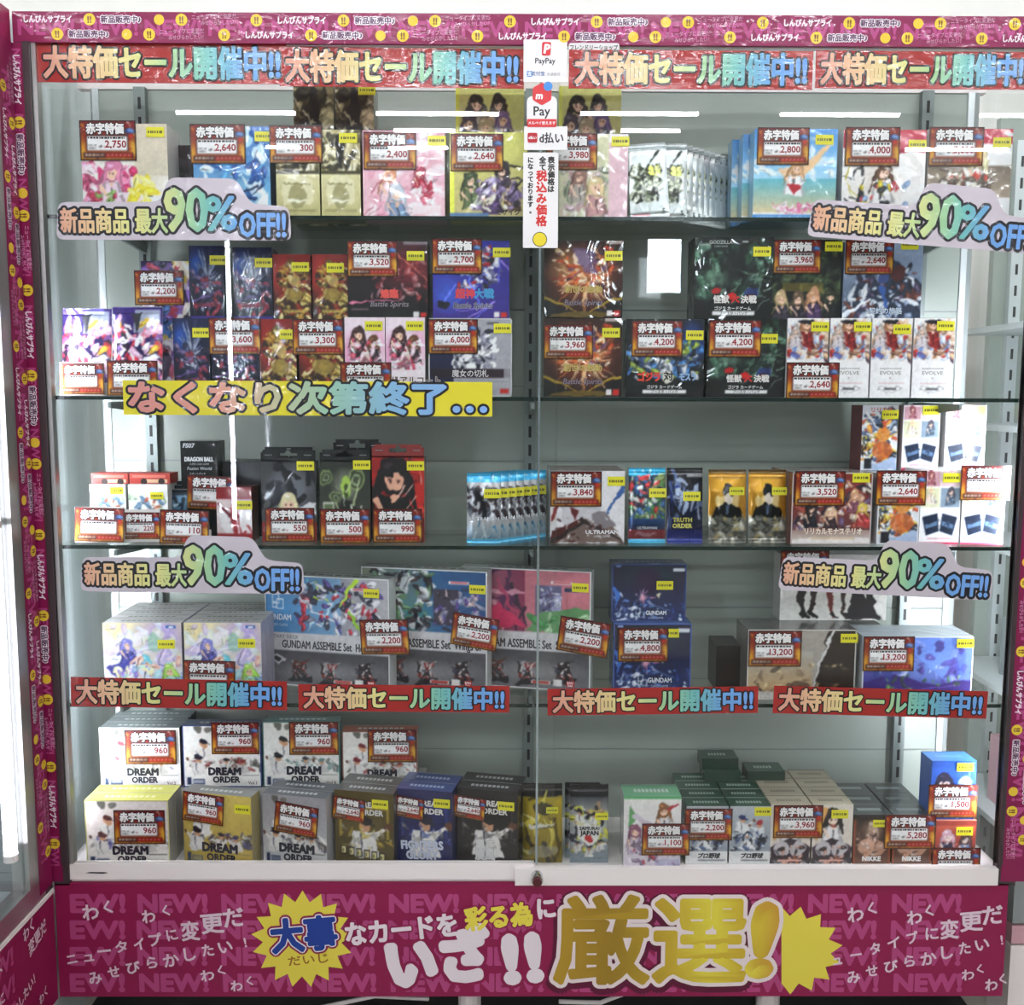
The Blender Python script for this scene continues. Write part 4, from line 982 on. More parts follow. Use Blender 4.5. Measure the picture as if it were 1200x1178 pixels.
def t_witch(a): a.R(0, 0, 1, 1, '#a8a8ae').R(0, 0, .3, 1, '#22264a').Q([(.3, 0), (.62, .45), (.3, .6)], '#3a3a58').S(34, 3, ['#1c1c2a', '#e6e6ea', '#5a5a6a', '#8a8a98', '#fff'], .055, .3, .15, .8, .65).G('#24203a', '#9a969c', True, 0, .64, 1, .76).R(.05, .65, .9, .76, '#2c1a24', .8).T('魔女の切札', .5, .705, .1, '#e6e0e2', .01, '#2a1a20', .04, sx=.95).R(.86, .9, .96, .96, '#c23a34').R(.7, .05, .84, .08, '#5a5a60', .8).D(.72, .8, .96, 1, '#5a5a5a')
c1 = box('booster_box', 'navy and grey booster box tagged 6,000 at the right end of the lower row', 502, 600, 373, 2, .05, .07, t_witch, '#8f9096', '#aaa', [(502, 560, 374, 415, '6,000')], [(589, 385)], edge='#c9c9cc')
box('booster_box', 'dark red booster box tagged 3,520 in the upper row', 407, 501, 283, 2, .075, .06, a_dred, '#1c1016', '#433', [(407, 466, 283, 324, '3,520')], [(487, 300)], zb=LOW + .001)
box('booster_box', 'blue violet booster box tagged 2,700 in the upper row', 507, 597, 282, 2, .075, .06, a_viol, '#2a2a6a', '#667', [(506, 565, 280, 321, '2,700')], [(588, 296)], zb=LOW + .001)
# ------------------------------------------------------------------ second shelf, right
def a_flare(a): a.G('#3a2218', '#22140e').E(.5, .48, .62, .5, '#8a4e34', .9, .7).E(.3, .35, .3, .35, '#b79468', .6, .8).B(.55, .5, ['#f0d8b4', '#c07a4a', '#e8b484', '#8a3a2a', '#fff0d8'], 90, 7, .02, .5, .012).S(34, 4, ['#e6c8a0', '#6a4a6a', '#c86a3a', '#f4e4cc', '#3a2a3a', '#b04a2a'], .045, .15, .12, .85, .6).E(.45, .22, .1, .08, '#e6cdb4').Q([(.35, .1), (.65, .12), (.6, .3), (.7, .4), (.5, .42), (.42, .25)], '#6a5a80', .8).Q([(0, .72), (.2, .9), (.5, .95), (.8, .9), (1, .72), (1, 1), (0, 1)], '#1c1610').L(0, .72, .5, .95, .02, '#a8923a').L(1, .72, .5, .95, .02, '#a8923a').Q([(.1, .97), (.5, .9), (.9, .97), (.9, 1), (.1, 1)], '#6a5a2a').T('創世の鼓動', .5, .63, .1, '#c8b060', .03, '#2a1a10', .05).T('Battle Spirits', .5, .8, .1, '#8a7a8c', .01, '#1a1210', .05, slant=.2).R(.8, .9, .87, .975, '#e2dcdc').R(.89, .9, .97, .98, '#c23a34').R(.78, .0, 1, .04, '#d8d0cc', .8)
f1 = box('booster_box', 'flaming gold booster box tagged 3,960, under its twin at the door edge', 637, 729, 373, 2, .05, .07, a_flare, '#1c1410', '#332', [(637, 695, 380, 421, '3,960')], [(716, 390)])
box('booster_box', 'flaming gold booster box on top of its 3,960 twin', 638, 730, 282, 2, .05, .07, a_flare, '#1c1410', '#221', st=[(719, 300)], zb=TOPZ[f1.name] + .001)
def a_mon(a): a.G('#16201c', '#0c0e0e').S(40, 6, ['#3a5a48', '#1c2a24', '#6a8a78', '#243430', '#0e1412'], .09, 0, .1, 1, .7, a=.7).E(.3, .5, .25, .14, '#8fae98', .5, .6).E(.75, .68, .1, .06, '#2c3a7a', .8).E(.5, .35, .2, .25, '#0c1010', .8, .5).K(16, 2, ['#4a6a54', '#7a8a80'], .25, .008, .5, .3, 1, .8).E(.5, .72, .05, .05, '#c02a28').E(.3, .66, .06, .03, '#b02a2c').E(.74, .73, .07, .04, '#6a1c20')
def t_mon(a): a_mon(a); a.T('怪獣', .35, .76, .1, '#e8e4e0', .04, '#2a1414', .05).T('大', .53, .75, .11, '#c82a28', .05).T('決戦', .7, .76, .1, '#e8e4e0', .04, '#2a1414', .05).T('ゴジラ カードゲーム', .5, .87, .05, '#e8e8e8', .02).R(.24, .905, .78, .955, '#e2e2e2').T('ブースターパック', .51, .93, .045, '#222', .02)
def t_mon2(a): t_mon(a); a.T('GODZILLA', .33, .06, .06, '#b8bcb8', .02).T('CARD GAME', .33, .11, .03, '#8a8e8a').R(.05, .085, .2, .095, '#fff').R(.6, .045, .68, .06, '#fff', .8)
def t_vs(a): a.R(0, 0, 1, 1, '#14181c').E(.85, .3, .25, .4, '#3a5aa0', .7, .6).S(50, 5, ['#5a6270', '#c8ccd4', '#3a4a6a', '#8fa04a', '#22262c', '#4a7ab0'], .06, .05, .3, .95, .75).T('ゴジラ', .3, .74, .13, '#d8452c', .06, '#2a1410', .05, sx=.8).E(.55, .73, .07, .08, '#d8d4c8').T('対', .55, .73, .13, '#1c1c20', .03).T('モスラ', .8, .74, .11, '#8fb0d8', .05, '#e8ecf0', .04, sx=.7).T('ゴジラ カードゲーム', .5, .87, .05, '#e8e8e8', .02).R(.22, .905, .78, .955, '#e2e2e2').T('ブースターパック', .5, .93, .045, '#222', .02)
m1 = box('booster_box', 'black booster box with blue and orange art, left of the two tagged 4,200', 734, 825, 374, 2, .05, .07, t_vs, '#0c0e10', '#222', [(740, 800, 376, 418, '4,200')], [(814, 393)])
m2 = box('booster_box', 'black booster box with green art, right of the two tagged 4,200', 829, 921, 374, 2, .05, .07, t_mon, '#0c0e0e', '#222', [(830, 892, 376, 418, '4,200')], [(901, 397)])
box('booster_box', 'black booster box with green art standing on the two 4,200 boxes', 814, 906, 278, 2, .055, .065, t_mon2, '#0c0e0e', '#222', st=[(893, 295)], zb=TOPZ[m1.name] + .001)
def a_moss(a): a.G('#20281e', '#14181a').S(40, 8, ['#3a4a34', '#5a6a4a', '#2a3228', '#7a7a4e', '#1c2420'], .08, a=.6).R(.15, .55, .75, .66, '#8a7a34', .6).P(.15, .72, .12, '#c8b08a', dress='#4a4450').P(.4, .74, .12, '#6a5a4a', dress='#3a3440').P(.62, .7, .13, '#c89a7a', dress='#5a4668').P(.86, .72, .11, '#3a4030', dress='#2c2e30')
def a_crag(a): a.G('#a8b8d0', '#5a6678').Q([(.1, .6), (.55, .15), (.75, .3), (1, .75), (1, 1), (0, 1)], '#3c4658').S(40, 3, ['#8f9cb4', '#2a303c', '#c8d0dc', '#5c5068', '#6a4038', '#dfe6ee'], .06, 0, .35, 1, 1).L(0, .95, .35, .75, .04, '#e2e8f2').L(.5, .6, .6, .95, .03, '#4a6aa8').E(.7, .4, .08, .12, '#5a3434').E(.5, .45, .07, .1, '#4a5a8a').T('契約の旅路', .55, .9, .09, '#cfdcee', .02, '#2a3448', .06)
e1 = []
box('booster_box', 'mossy dark booster box tagged 3,960 in the upper row of the right door', 905, 986, 281, 2, .07, .06, a_moss, '#12161a', '#222', [(906, 962, 282, 320, '3,960')], [(977, 289)], zb=LOWR + .001)
box('booster_box', 'pale blue crag scene booster box tagged 2,640 in the upper row', 989, 1081, 284, 2, .07, .06, a_crag, '#8a98ae', '#aab', [(990, 1047, 283, 320, '2,640')], [(1066, 287)], zb=LOWR + .001)
def t_evolve(a): a.R(0, 0, 1, 1, '#e9e8e8').E(.5, .28, .7, .3, '#d8cdc4', .7, .5).S(44, 6, ['#8a6a5a', '#c8a890', '#5a4a5a', '#e6d2c0', '#a83a34', '#b8c4d8', '#6a80b0', '#d8b08a'], .05, .02, .08, .98, .52).P(.45, .08, .11, '#a87858', dress='#8a3030').P(.2, .14, .09, '#b0a6a0', dress='#c8c0c4').E(.45, .04, .2, .035, '#2a2a34').E(.2, .48, .12, .04, '#4a5aa8', .7).T('SHADOWVERSE', .5, .63, .03, '#8a8a8a', .01, sx=1.3).T('EVOLVE', .5, .685, .062, '#8f8a80', .01, sx=1.25).T('×', .5, .75, .05, '#c0a8b8').R(.2, .81, .85, .825, '#c9a0a4', .5).E(.5, .89, .3, .04, '#9a9a9a').E(.5, .89, .27, .032, '#eceaea').R(.35, .88, .66, .9, '#5a5a5e')
for k, (a0, a1) in enumerate([(922, 971), (972, 1020), (1021, 1069), (1070, 1119)]):
    box('deck_box', ['white tall deck box tagged 2,640, first of the row of four', 'white tall deck box, second of the row of four', 'white tall deck box, third of the row of four', 'white tall deck box, last of the row of four by the corner'][k], a0 + .5, a1 - .5, 373, 2, .045, .09, t_evolve, '#dcdadb', '#e8e8e8', [(921, 983, 426, 467, '2,640')] if k == 0 else [], [((961, 1011, 1057, 1108)[k], (383, 383, 386, 382)[k])], group='white tall deck boxes in a row of four', mat='card')


# ------------------------------------------------------------------ third shelf
def a_toy(a): a.R(0, 0, 1, 1, '#e6ebe6').S(26, 4, ['#8fa88a', '#c8d6c0', '#6a86a0', '#e8c8b0', '#b8604a', '#fff'], .08, .05, .2, .95, 1).R(0, 0, 1, .1, '#f4f4f2').E(.5, .65, .15, .2, '#c86a4a', .6)
for k, (x0, x1, lb) in enumerate([(106, 148, 'small white toy card box with a red lid, left of the two near the post'), (151, 197, 'small white toy card box with a red lid, right of the two near the post')]):
    o = box('deck_box', lb, x0, x1, 568, 3, .08, .06, a_toy, '#d6d8d4', '#dcdad6', [], [((137, 184)[k], (575, 581)[k], .024)], mat='card')
    w = o.dimensions.x; z = TOPZ[o.name] - o.location.z
    mb = MB(); mb.box((-w / 2 - .001, .012, 0), (w / 2 + .001, .058, .019), '#b8443c', 'card'); mb.rect(-w * .1, .002, w * .45, .008, '#e8c8a0', .0118); mb.disc(-w * .15, .004, .006, '#3a2a2a', .0117); mb.disc(w * .3, .004, .006, '#3a2a2a', .0117); mb.rect(-w * .45, .011, w * .4, .016, '#d8786a', .0118)
    l_ = mb.build('lid', o, (0, 0, z + .0005)); l_['label'] = 'red lid printed with a vehicle'
free_card(86, 146, 594, 636, '', .045, 'bleached price card standing nearest the left post', shelf=3, rot=.03)
free_card(141, 188, 597, 635, '220', .055, 'price card reading 220 before the two toy card boxes', shelf=3)
free_card(186, 245, 598, 635, '110', .045, 'price card reading 110 beside the 220 card', shelf=3, rot=.03)
def t_fs(a): a.R(0, 0, 1, 1, '#15171a').T('FS07', .22, .045, .062, '#c8ccd0', .04, slant=.2).T('DRAGON BALL', .5, .185, .06, '#d8dadc', .05, sx=.72).T('SUPER CARD GAME', .5, .235, .03, '#9aa0a4', .01, sx=.75, slant=.2).T('Fusion World', .5, .28, .045, '#b0b6ba', .02, slant=.2).T('スタートデッキ', .45, .335, .024, '#b8bcc0', .01)
box('deck_box', 'black starter deck box reading FS07 tagged 110', 212, 255, 517, 3, .11, .05, t_fs, '#0e0f11', '#222', [(219, 277, 557, 598, '110', .05)])
def a_bluep(a): a.G('#7a9ab0', '#3a5468').K(8, 4, ['#cfe0ea', '#20303c'], .4, .04).R(0, 0, 1, .12, '#2a3640')
for k in range(3): pack('card_pack', 'blue grey foil pack %s beside the black FS07 box' % ['in front', 'in the middle', 'at the back'][k], 199 + k, 219 + k, 574 - k * 5, 612, .1 + .014 * k, a_bluep, 'foil', -.06, 0, group='blue grey packs beside the black box', shelf=3, bulge=.004)
def a_rw(a): a.R(0, 0, 1, 1, '#d8c8c8').R(0, 0, 1, .22, '#8a2a30').Q([(0, .5), (1, .4), (1, .8), (.3, .9)], '#e8e4e4').K(12, 6, ['#a83a40', '#f2eeee', '#6a2a34'], .4, .03, 0, .4, 1, 1).R(0, .85, 1, 1, '#9a3a40')
box('deck_box', 'small red and white deck box beside the 110 card', 254, 295, 571, 3, .06, .05, a_rw, '#6a2028', '#7a3030', st=[(286, 592, .03)])
def a_black(a): a.G('#141416', '#1c1c20').R(0, .62, 1, .63, '#2c2c30')
box('storage_box', 'plain black cardboard box behind the small red and white deck box', 261, 309, 541, 3, .13, .08, a_black, '#0c0c0e', '#3a3f40', cat='box', mat='card')
def a_grim(a): a.G('#4a4a4c', '#5a5a5c').E(.5, .35, .5, .35, '#7a7e86', .8, .5).K(14, 3, ['#1c1c20', '#2a2a30'], .5, .05, 0, .05, 1, .5).E(.35, .4, .3, .16, '#2a2c34', .8).Q([(.6, .6), (1, .5), (1, .65)], '#d8d8da').P(.5, .5, .17, '#d8cfa8', dress='#2a2a2e').R(0, .75, 1, 1, '#8a2a2a')
def a_swirl(a): a.G('#3a3e38', '#55584e').E(.5, .3, .3, .25, '#aeb4a0', .8, .9)
def a_swirl2(a):
    a_swirl(a)
    for x, y, r in ((.12, .2, .14), (.72, .22, .17), (.3, .45, .1)):
        for k, c in enumerate(['#8a9a6a', '#3a4034', '#9aa884', '#444a3c']): a.E(x, y, r * (1 - k * .22), r * (1 - k * .22) * .8, c, .8)
    a.E(.5, .32, .1, .14, '#a8c85a', .9).E(.5, .36, .05, .1, '#4a5a34').Q([(.3, .7), (.45, .48), (.6, .48), (.9, .72)], '#2c302c').K(8, 5, ['#b8c49a', '#e0e4d4'], .3, .014, .2, .3, .95, .65).R(.05, .5, .28, .72, '#b8bcae').R(.08, .53, .25, .69, '#6a7a5a')
def a_crim(a): a.G('#9a2a26', '#6a1a1c').Q([(.6, .1), (1, .0), (1, .6), (.75, .7)], '#b83630').S(10, 5, ['#b03a34', '#7a2020', '#c84a40'], .1, a=.6).P(.42, .2, .3, '#2a2226', '#d8a890', '#1f1a1e').K(6, 3, ['#e8c8b8', '#3a1a1c'], .25, .012, .5, .1, 1, .5)
tabbox('deck_box', 'black hanging deck box with grey art tagged 550', 306, 370, 527, 541, 3, .06, .03, a_grim, '#17181a', [(311, 369, 595, 635, '550')], [(358, 546)])
tabbox('deck_box', 'second black hanging deck box close behind the 550 one', 308, 370, 524, 541, 3, .093, .03, a_grim, '#141416')
tabbox('deck_box', 'black hanging deck box with green swirls tagged 500', 375, 434, 527, 541, 3, .06, .03, a_swirl2, '#1a1b1c', [(375, 434, 597, 636, '500')], [(424, 545)])
tabbox('deck_box', 'taller black hanging deck box behind the 500 and 990 boxes', 391, 447, 515, 531, 3, .1, .03, a_black, '#101012')
tabbox('deck_box', 'red hanging deck box tagged 990', 436, 497, 521, 536, 3, .06, .05, a_crim, '#8f2c2a', [(437, 495, 597, 635, '990')], [(487, 546)])
def a_ultra(a): a.G('#aeaeb0', '#c6c6c8').R(0, 0, 1, .13, '#4ab0dc').K(12, 9, ['#bfe8f8', '#2a80b0', '#eaf8fc'], .08, .012, .05, .02, .9, .08).S(34, 5, ['#2a2a32', '#5a5c66', '#d0d4dc', '#3a2a30', '#8a8e98'], .055, .05, .2, .95, .62).E(.75, .3, .2, .1, '#3a2a2a', .8).L(.3, .25, .55, .6, .04, '#1c1c24').G('#b8bec2', '#8aa4b4', y0=.74, y1=.95).K(9, 3, ['#e8f4fa', '#3a7aa0'], .2, .012, .1, .76, .9, .93).R(0, .95, 1, 1, '#6ac0e4').T('ULTRAMAN', .52, .655, .07, '#f0f2f6', .03, '#3a3c48', .05, sx=1.15)
ul = ['silver and cyan foil pack, leftmost of the fanned row by the middle edge'] + ['silver and cyan foil pack, %s from the left in the fanned row' % ordn(k) for k in range(1, 7)]
p = pack('card_pack', ul[0], 547, 587, 555, 638, .055, a_ultra, 'foil', -.12, 0, [(577, 579)], group='cyan foil packs by the middle edge', n=7, step=(9.2, .013), shelf=3, labels=ul, crimp='#58b8dc', bulge=.005)
def a_ubox(a): a.R(0, 0, 1, 1, '#e0dee0').L(.02, .65, .15, .4, .03, '#8a3030').L(.98, .2, .7, .75, .03, '#4a6aa0').Q([(.15, .5), (.3, .42), (.55, .42), (.7, .5), (.62, .75), (.2, .75)], '#c8c6ca').Q([(.25, .5), (.4, .55), (.35, .7)], '#6a2a2c').Q([(.0, .8), (.4, .68), (.55, .72), (.3, 1), (0, 1)], '#5a2c28').Q([(.1, 1), (.5, .66), (.85, .78), (1, 1)], '#7a6a64').Q([(.55, .6), (.75, .55), (.9, .78), (.6, .8)], '#8a8488').L(.05, .95, .5, .7, .035, '#2c2426').L(.45, .68, .95, .96, .03, '#3a2c2c').S(12, 4, ['#4a2a28', '#b0a8a8', '#d8d0d0'], .03, .1, .65, .8, 1)
def t_ubox(a): a_ubox(a); a.T('ULTRAMAN', .7, .84, .075, '#efeef0', .035, '#4a3a3c', .06, sx=1.15).T('CARD GAME', .7, .9, .04, '#d8d4d8', .01, '#4a3a3c', .04)
box('booster_box', 'white booster box of a silver armoured torso tagged 3,840', 645, 732, 552, 3, .05, .045, t_ubox, '#c9c6c8', '#7a4a46', [(645, 705, 553, 593, '3,840')], [(722, 564)], rows=3, rl='white booster box of a silver armoured torso', toptext='#b8a8a6')
def a_cyr(a): a.G('#3a5a6a', '#5a6a5a').R(0, 0, 1, .1, '#4ab8e0').K(8, 5, ['#d0f0fa', '#2a7aa8'], .08, .012, .05, .02, .9, .06).S(40, 7, ['#8a9a6a', '#c84a4a', '#d8dcd0', '#2a3a4a', '#4a6a9a', '#5a8a5a'], .06, .05, .12, .95, .7).G('#3a5a8a', '#2c4060', y0=.68, y1=.82).R(0, .82, 1, .95, '#8a3a44').R(0, .95, 1, 1, '#58c0e4').T('ULTRAMAN', .5, .8, .05, '#d8e0ea', .02, sx=1.0).E(.45, .88, .3, .03, '#b8a8b0', .6)
pack('card_pack', 'cyan and red foil pack in the clear tray, left one', 737, 780, 549, 637, .06, a_cyr, 'foil', -.1, 0, [(771, 578)], shelf=3, crimp='#3aa8d4', bulge=.005)
def a_bk(a): a.G('#15151c', '#22305a').K(20, 4, ['#6a7a9a', '#2a3a7a', '#aab4c8', '#101014'], .4, .03, 0, .15, 1, .7).R(.55, .08, 1, .12, '#8a8a8a').G('#1c2a6a', '#3a4a9a', y0=.82, y1=1).T('TRUTH', .42, .69, .08, '#d8cf6a', .04, '#2a2a1a', .05).T('ORDER', .42, .77, .08, '#d8cf6a', .04, '#2a2a1a', .05)
pack('card_pack', 'black and blue foil pack in the clear tray, right one', 782, 824, 549, 636, .06, a_bk, 'foil', -.1, 0, [(811, 582)], shelf=3, crimp='#17171a', bulge=.005)
def a_suit(a): a.G('#c89a3a', '#a87a2a').E(.5, .25, .5, .2, '#e0b04a', .7, .6).R(0, 0, 1, .05, '#6a5428').R(.1, .09, .9, .12, '#8a6a2a', .6).Q([(.2, .38), (.8, .3), (.8, .5), (.2, .5)], '#e8d8b0', .7).Q([(.08, .66), (.2, .52), (.42, .46), (.6, .46), (.82, .52), (.95, .66)], '#15151a').E(.5, .3, .14, .11, '#1a181c').E(.5, .4, .12, .08, '#e6d8cc').E(.5, .35, .08, .05, '#e6d8cc').L(.5, .5, .5, .62, .02, '#5a6a80').R(0, .66, 1, 1, '#8a8a84').S(14, 4, ['#d8d4c0', '#5a5a54', '#a89a70'], .06, 0, .66, 1, 1)
for k, (x0, x1) in enumerate([(831, 875), (878, 922)]):
    pack('card_pack', 'gold foil pack with a dark suited figure, %s of the two in the clear tray' % ['left', 'right'][k], x0, x1, 551, 636, .065, a_suit, 'foil', -.1, 0, [((864, 914)[k], 576, .027)], shelf=3, crimp='#7a6234', bulge=.005, group=None)
def tray(x0, x1, yl, Y, d, lb):
    A, B = at(x0, 630, Y), at(x1, 630, Y); hz = at(x0, yl, Y)[2] - SHELF_Z[3]; hw = (B[0] - A[0]) / 2
    t = empty('acrylic_tray', ((A[0] + B[0]) / 2, Y, SHELF_Z[3] + .0005), lb, 'tray')
    mb = MB(); mb.box((-hw, 0, 0), (hw, .0018, hz), '#fff', 'acrylic'); mb.build('front_lip', t)
    mb = MB(); mb.box((-hw, .002, 0), (hw, d, .0006), '#fff', 'acrylic'); mb.build('tray_floor', t)
tray(830, 924, 606, .044, .05, 'clear acrylic tray holding the two gold packs')
tray(738, 829, 607, .044, .05, 'clear acrylic tray holding the cyan and the black packs')
tray(553, 640, 622, .036, .13, 'clear acrylic tray under the fanned silver and cyan packs')
def a_lyri(a): a.G('#8a3a34', '#6a4a4a').S(40, 4, ['#b89a8a', '#4a3a44', '#d8c8b8', '#2a2630', '#a85a4a', '#e8dcd0', '#6a5a7a'], .06, .05, .15, 1, .8).P(.25, .5, .1, '#3a3034', dress='#2a2a34').P(.5, .55, .1, '#d8b89a', dress='#4a3a40').P(.78, .3, .1, '#c89a7a', dress='#8a5a6a').P(.9, .5, .1, '#d8c060', dress='#b04a4a').G('#a89088', '#d8d0c8', y0=.8, y1=1).Q([(0, .92), (1, .92), (1, 1), (0, 1)], '#e6e0dc')
def t_lyri(a): a_lyri(a); a.T('リリカルモナステリオ', .53, .82, .1, '#f3ead8', .045, '#8a3a28', .09, sx=.82).R(.25, .9, .8, .93, '#d8c0a0', .8)
box('booster_box', 'brown red booster box of many girls tagged 3,520', 928, 1022, 554, 3, .045, .07, t_lyri, '#7a3a34', '#b8b0ac', [(931, 990, 552, 593, '3,520')], [(1009, 560)], rows=2, rl='brown red booster box of many girls', toptext='#8a7a78', edge='#c8bcb8')
def a_act(a): a.R(0, 0, 1, 1, '#d8dce0').S(44, 3, ['#3a4a5a', '#e8a04a', '#c85a3a', '#f0f2f4', '#5a6a8a', '#2a2c34', '#d8b85a'], .06, .05, .1, .95, .85).L(.1, .1, .6, .5, .02, '#f4f6f8').L(.9, .25, .2, .8, .02, '#9aa8c0').E(.6, .45, .2, .12, '#d88a3a', .8).E(.6, .7, .28, .14, '#c8703a', .8).R(.1, .82, .3, .98, '#2a2c34').Q([(.3, .9), (1, .8), (1, 1), (.3, 1)], '#a8b8d0').T('リリカル', .55, .07, .09, '#c84a4a', .03, '#fff', .05)
bt = box('deck_box', 'white framed deck box with orange action art tagged 2,640 on the third shelf', 1029, 1078, 555, 3, .045, .07, a_act, '#d0d2d4', '#c8ccd0', [(1026, 1085, 552, 592, '2,640')], edge='#e8e8e8', mat='wrap', rows=2, rl='white framed deck box with orange action art', toptext='#8a8c90')
def a_sleeve(a):
    a.R(0, 0, 1, 1, '#f0eeee').R(.02, .02, .48, .22, '#c8a0a8').P(.25, .05, .06, '#8a4a54', dress='#a86a74').P(.75, .05, .06, '#d8b0b8', dress='#e8d8dc').R(.5, .02, .98, .22, '#dcc4c8').R(.02, .24, .48, .5, '#d8d8b8').P(.25, .28, .07, '#d8d2a8', dress='#e6dcd0').R(.5, .24, .98, .5, '#8a9aa8').P(.75, .28, .07, '#4a4a54', dress='#5a6a7a')
    a.Q([(.06, .63), (.44, .58), (.49, .82), (.17, .88)], '#1f3048', 1, True).Q([(.94, .63), (.56, .58), (.51, .82), (.83, .88)], '#1f3048', 1, True).Q([(.14, .73), (.44, .68), (.45, .74), (.16, .79)], '#7f9ab8', .8, True).Q([(.86, .73), (.56, .68), (.55, .74), (.84, .79)], '#7f9ab8', .8, True).S(8, 4, ['#3a5474', '#16222f'], .02, .15, .62, .85, .84, a=.6).R(.2, .91, .8, .93, '#d08a98', .7).R(0, .97, 1, 1, '#d04a6a')
b1 = box('sleeve_box', 'white box with blue card sleeve print, next to the 2,640 box', 1079, 1126, 551, 3, .045, .07, a_sleeve, '#e6e4e4', '#eee', st=[(1115, 560)], mat='card')
b2 = box('sleeve_box', 'glaring white box with blue card sleeve print at the right end', 1128, 1178, 551, 3, .045, .07, a_sleeve, '#e6e4e4', '#eee', [(1125, 1184, 546, 586, '')], mat='card')
for k, (x0, x1) in enumerate([(1010, 1052), (1058, 1101), (1108, 1155)]):
    box('deck_box' if k == 0 else 'sleeve_box', ['white framed deck box with orange action art raised at the back', 'white box with blue card sleeve print raised at the back, left of two', 'white box with blue card sleeve print raised at the back, right of two'][k], x0, x1, 475, 3, .12, .06, a_act if k == 0 else a_sleeve, '#7a3a40' if k == 0 else '#e6e4e4', '#ddd', st=[((1043, 1091, 1145)[k], (486, 481, 481)[k])], zb=TOPZ[bt.name] + .0005, mat='card')
# row of hidden cartons that carries the raised ones
for k, (x0, x1) in enumerate([(1078, 1126), (1127, 1178)]): dup((b1, b2)[k], (b1, b2)[k].location + Vector((0, .0715, 0)), 'white box with blue card sleeve print standing behind the %s one' % ['inner', 'glaring'][k], None, False)

# ------------------------------------------------------------------ lowest shelf
def a_pastel(a): a.G('#e6dcb8', '#c9cfe6').E(.75, .15, .4, .3, '#b9a4dc', .8, .7).E(.1, .1, .3, .25, '#e8d8a0', .7, .8).S(30, 4, ['#d8e8f4', '#f4eef8', '#c0b0e0', '#e8f0d0'], .09, a=.6).P(.3, .28, .1, '#8a8ad0', dress='#5a5aa8').Q([(0, .6), (.35, .5), (.3, .75)], '#4a4a9a').P(.52, .5, .12, '#7ad0e0', dress='#d8e4f0').P(.85, .62, .12, '#a8d86a', dress='#c8e08a').P(.25, .72, .1, '#e8a0b0', dress='#f0d8c0').S(26, 8, ['#a8e0e8', '#e8b0a0', '#8ab0e0', '#f4f4c0', '#8a7ac8'], .045, .1, .5, 1, 1).E(.65, .25, .1, .12, '#8ac0a8', .6).R(.8, .035, .93, .075, '#4a6ab0').R(.84, .045, .9, .066, '#e8eef8').D(.04, .05, .15, 4, '#6a6a5a', .03)
for k, (x0, x1) in enumerate([(121, 213), (216, 306)]):
    box('booster_box', ['pastel fantasy booster box, left stack on the lowest shelf', 'pastel fantasy booster box with a price card, right stack on the lowest shelf'][k], x0, x1, 730, 4, .04, .034, a_pastel, '#b8b4c8', '#c8c6c4', [(215, 276, 774, 815, '', .03)] if k else [], [((195, 289)[k], (755, 754)[k])], rows=5, rl='pastel fantasy booster box in the %s stack' % ['left', 'right'][k], toptext='#8a8a80', group='pastel booster boxes on the lowest shelf')
def a_dk(a): a.S(12, 3, ['#3a2a2c', '#1c1a1e', '#8a3a34'], .2)
def t_kit(lines, pal, name):
    def f(a):
        a.R(0, 0, 1, 1, '#a8a9ac'); pal(a)
        a.R(0, .52, 1, .68, '#cfcdd0').G('#5a5a5e', '#7c7c80', y0=.68, y1=1).E(.5, .85, .6, .1, '#a8a8aa', .5, .8)
        a.T('START DECK', .16, .555, .045, '#5a5a5e', .005).T(name, .53, .62, .1, '#3c3a40', .025, sx=lines).R(.7, .09, .86, .115, '#efe8ea').R(.715, .095, .85, .11, '#c8606a').R(.8, .145, .9, .175, '#3a4a6a')
        for x, c in ((.28, '#6a4034'), (.52, '#b0aeb0'), (.8, '#3a3438')):
            a.Q([(x - .1, .97), (x - .05, .9), (x + .1, .9), (x + .08, .97)], '#2a2a30').Q([(x - .05, .9), (x - .07, .82), (x - .02, .77), (x + .04, .79), (x + .06, .88), (x + .02, .9)], c).L(x - .02, .8, x + .08, .76, .012, c).L(x, .86, x - .04, .91, .018, '#4a4448').L(x + .02, .86, x + .05, .91, .018, '#4a4448')
        for x in (.28, .52, .8): a.S(16, int(x * 50), ['#2a2628', '#d8d4d0', '#7a7274', '#8a3a34', '#4a4a58'], .016, x - .06, .77, x + .07, .93)
        a.Q([(.1, .7), (.17, .74), (.1, .8), (.03, .74)], '#cfcfd4').Q([(.1, .72), (.14, .745), (.1, .78), (.06, .745)], '#3a3a40')
        a.R(.55, .925, .7, .955, '#e8d8d4').R(.56, .93, .69, .95, '#b04a44').R(.72, .91, .79, .965, '#e6e4e2').R(.82, .915, .88, .965, '#c23a34').T('BAN', .85, .93, .025, '#fff', .02).T('DAI', .85, .953, .025, '#fff', .02)
    return f
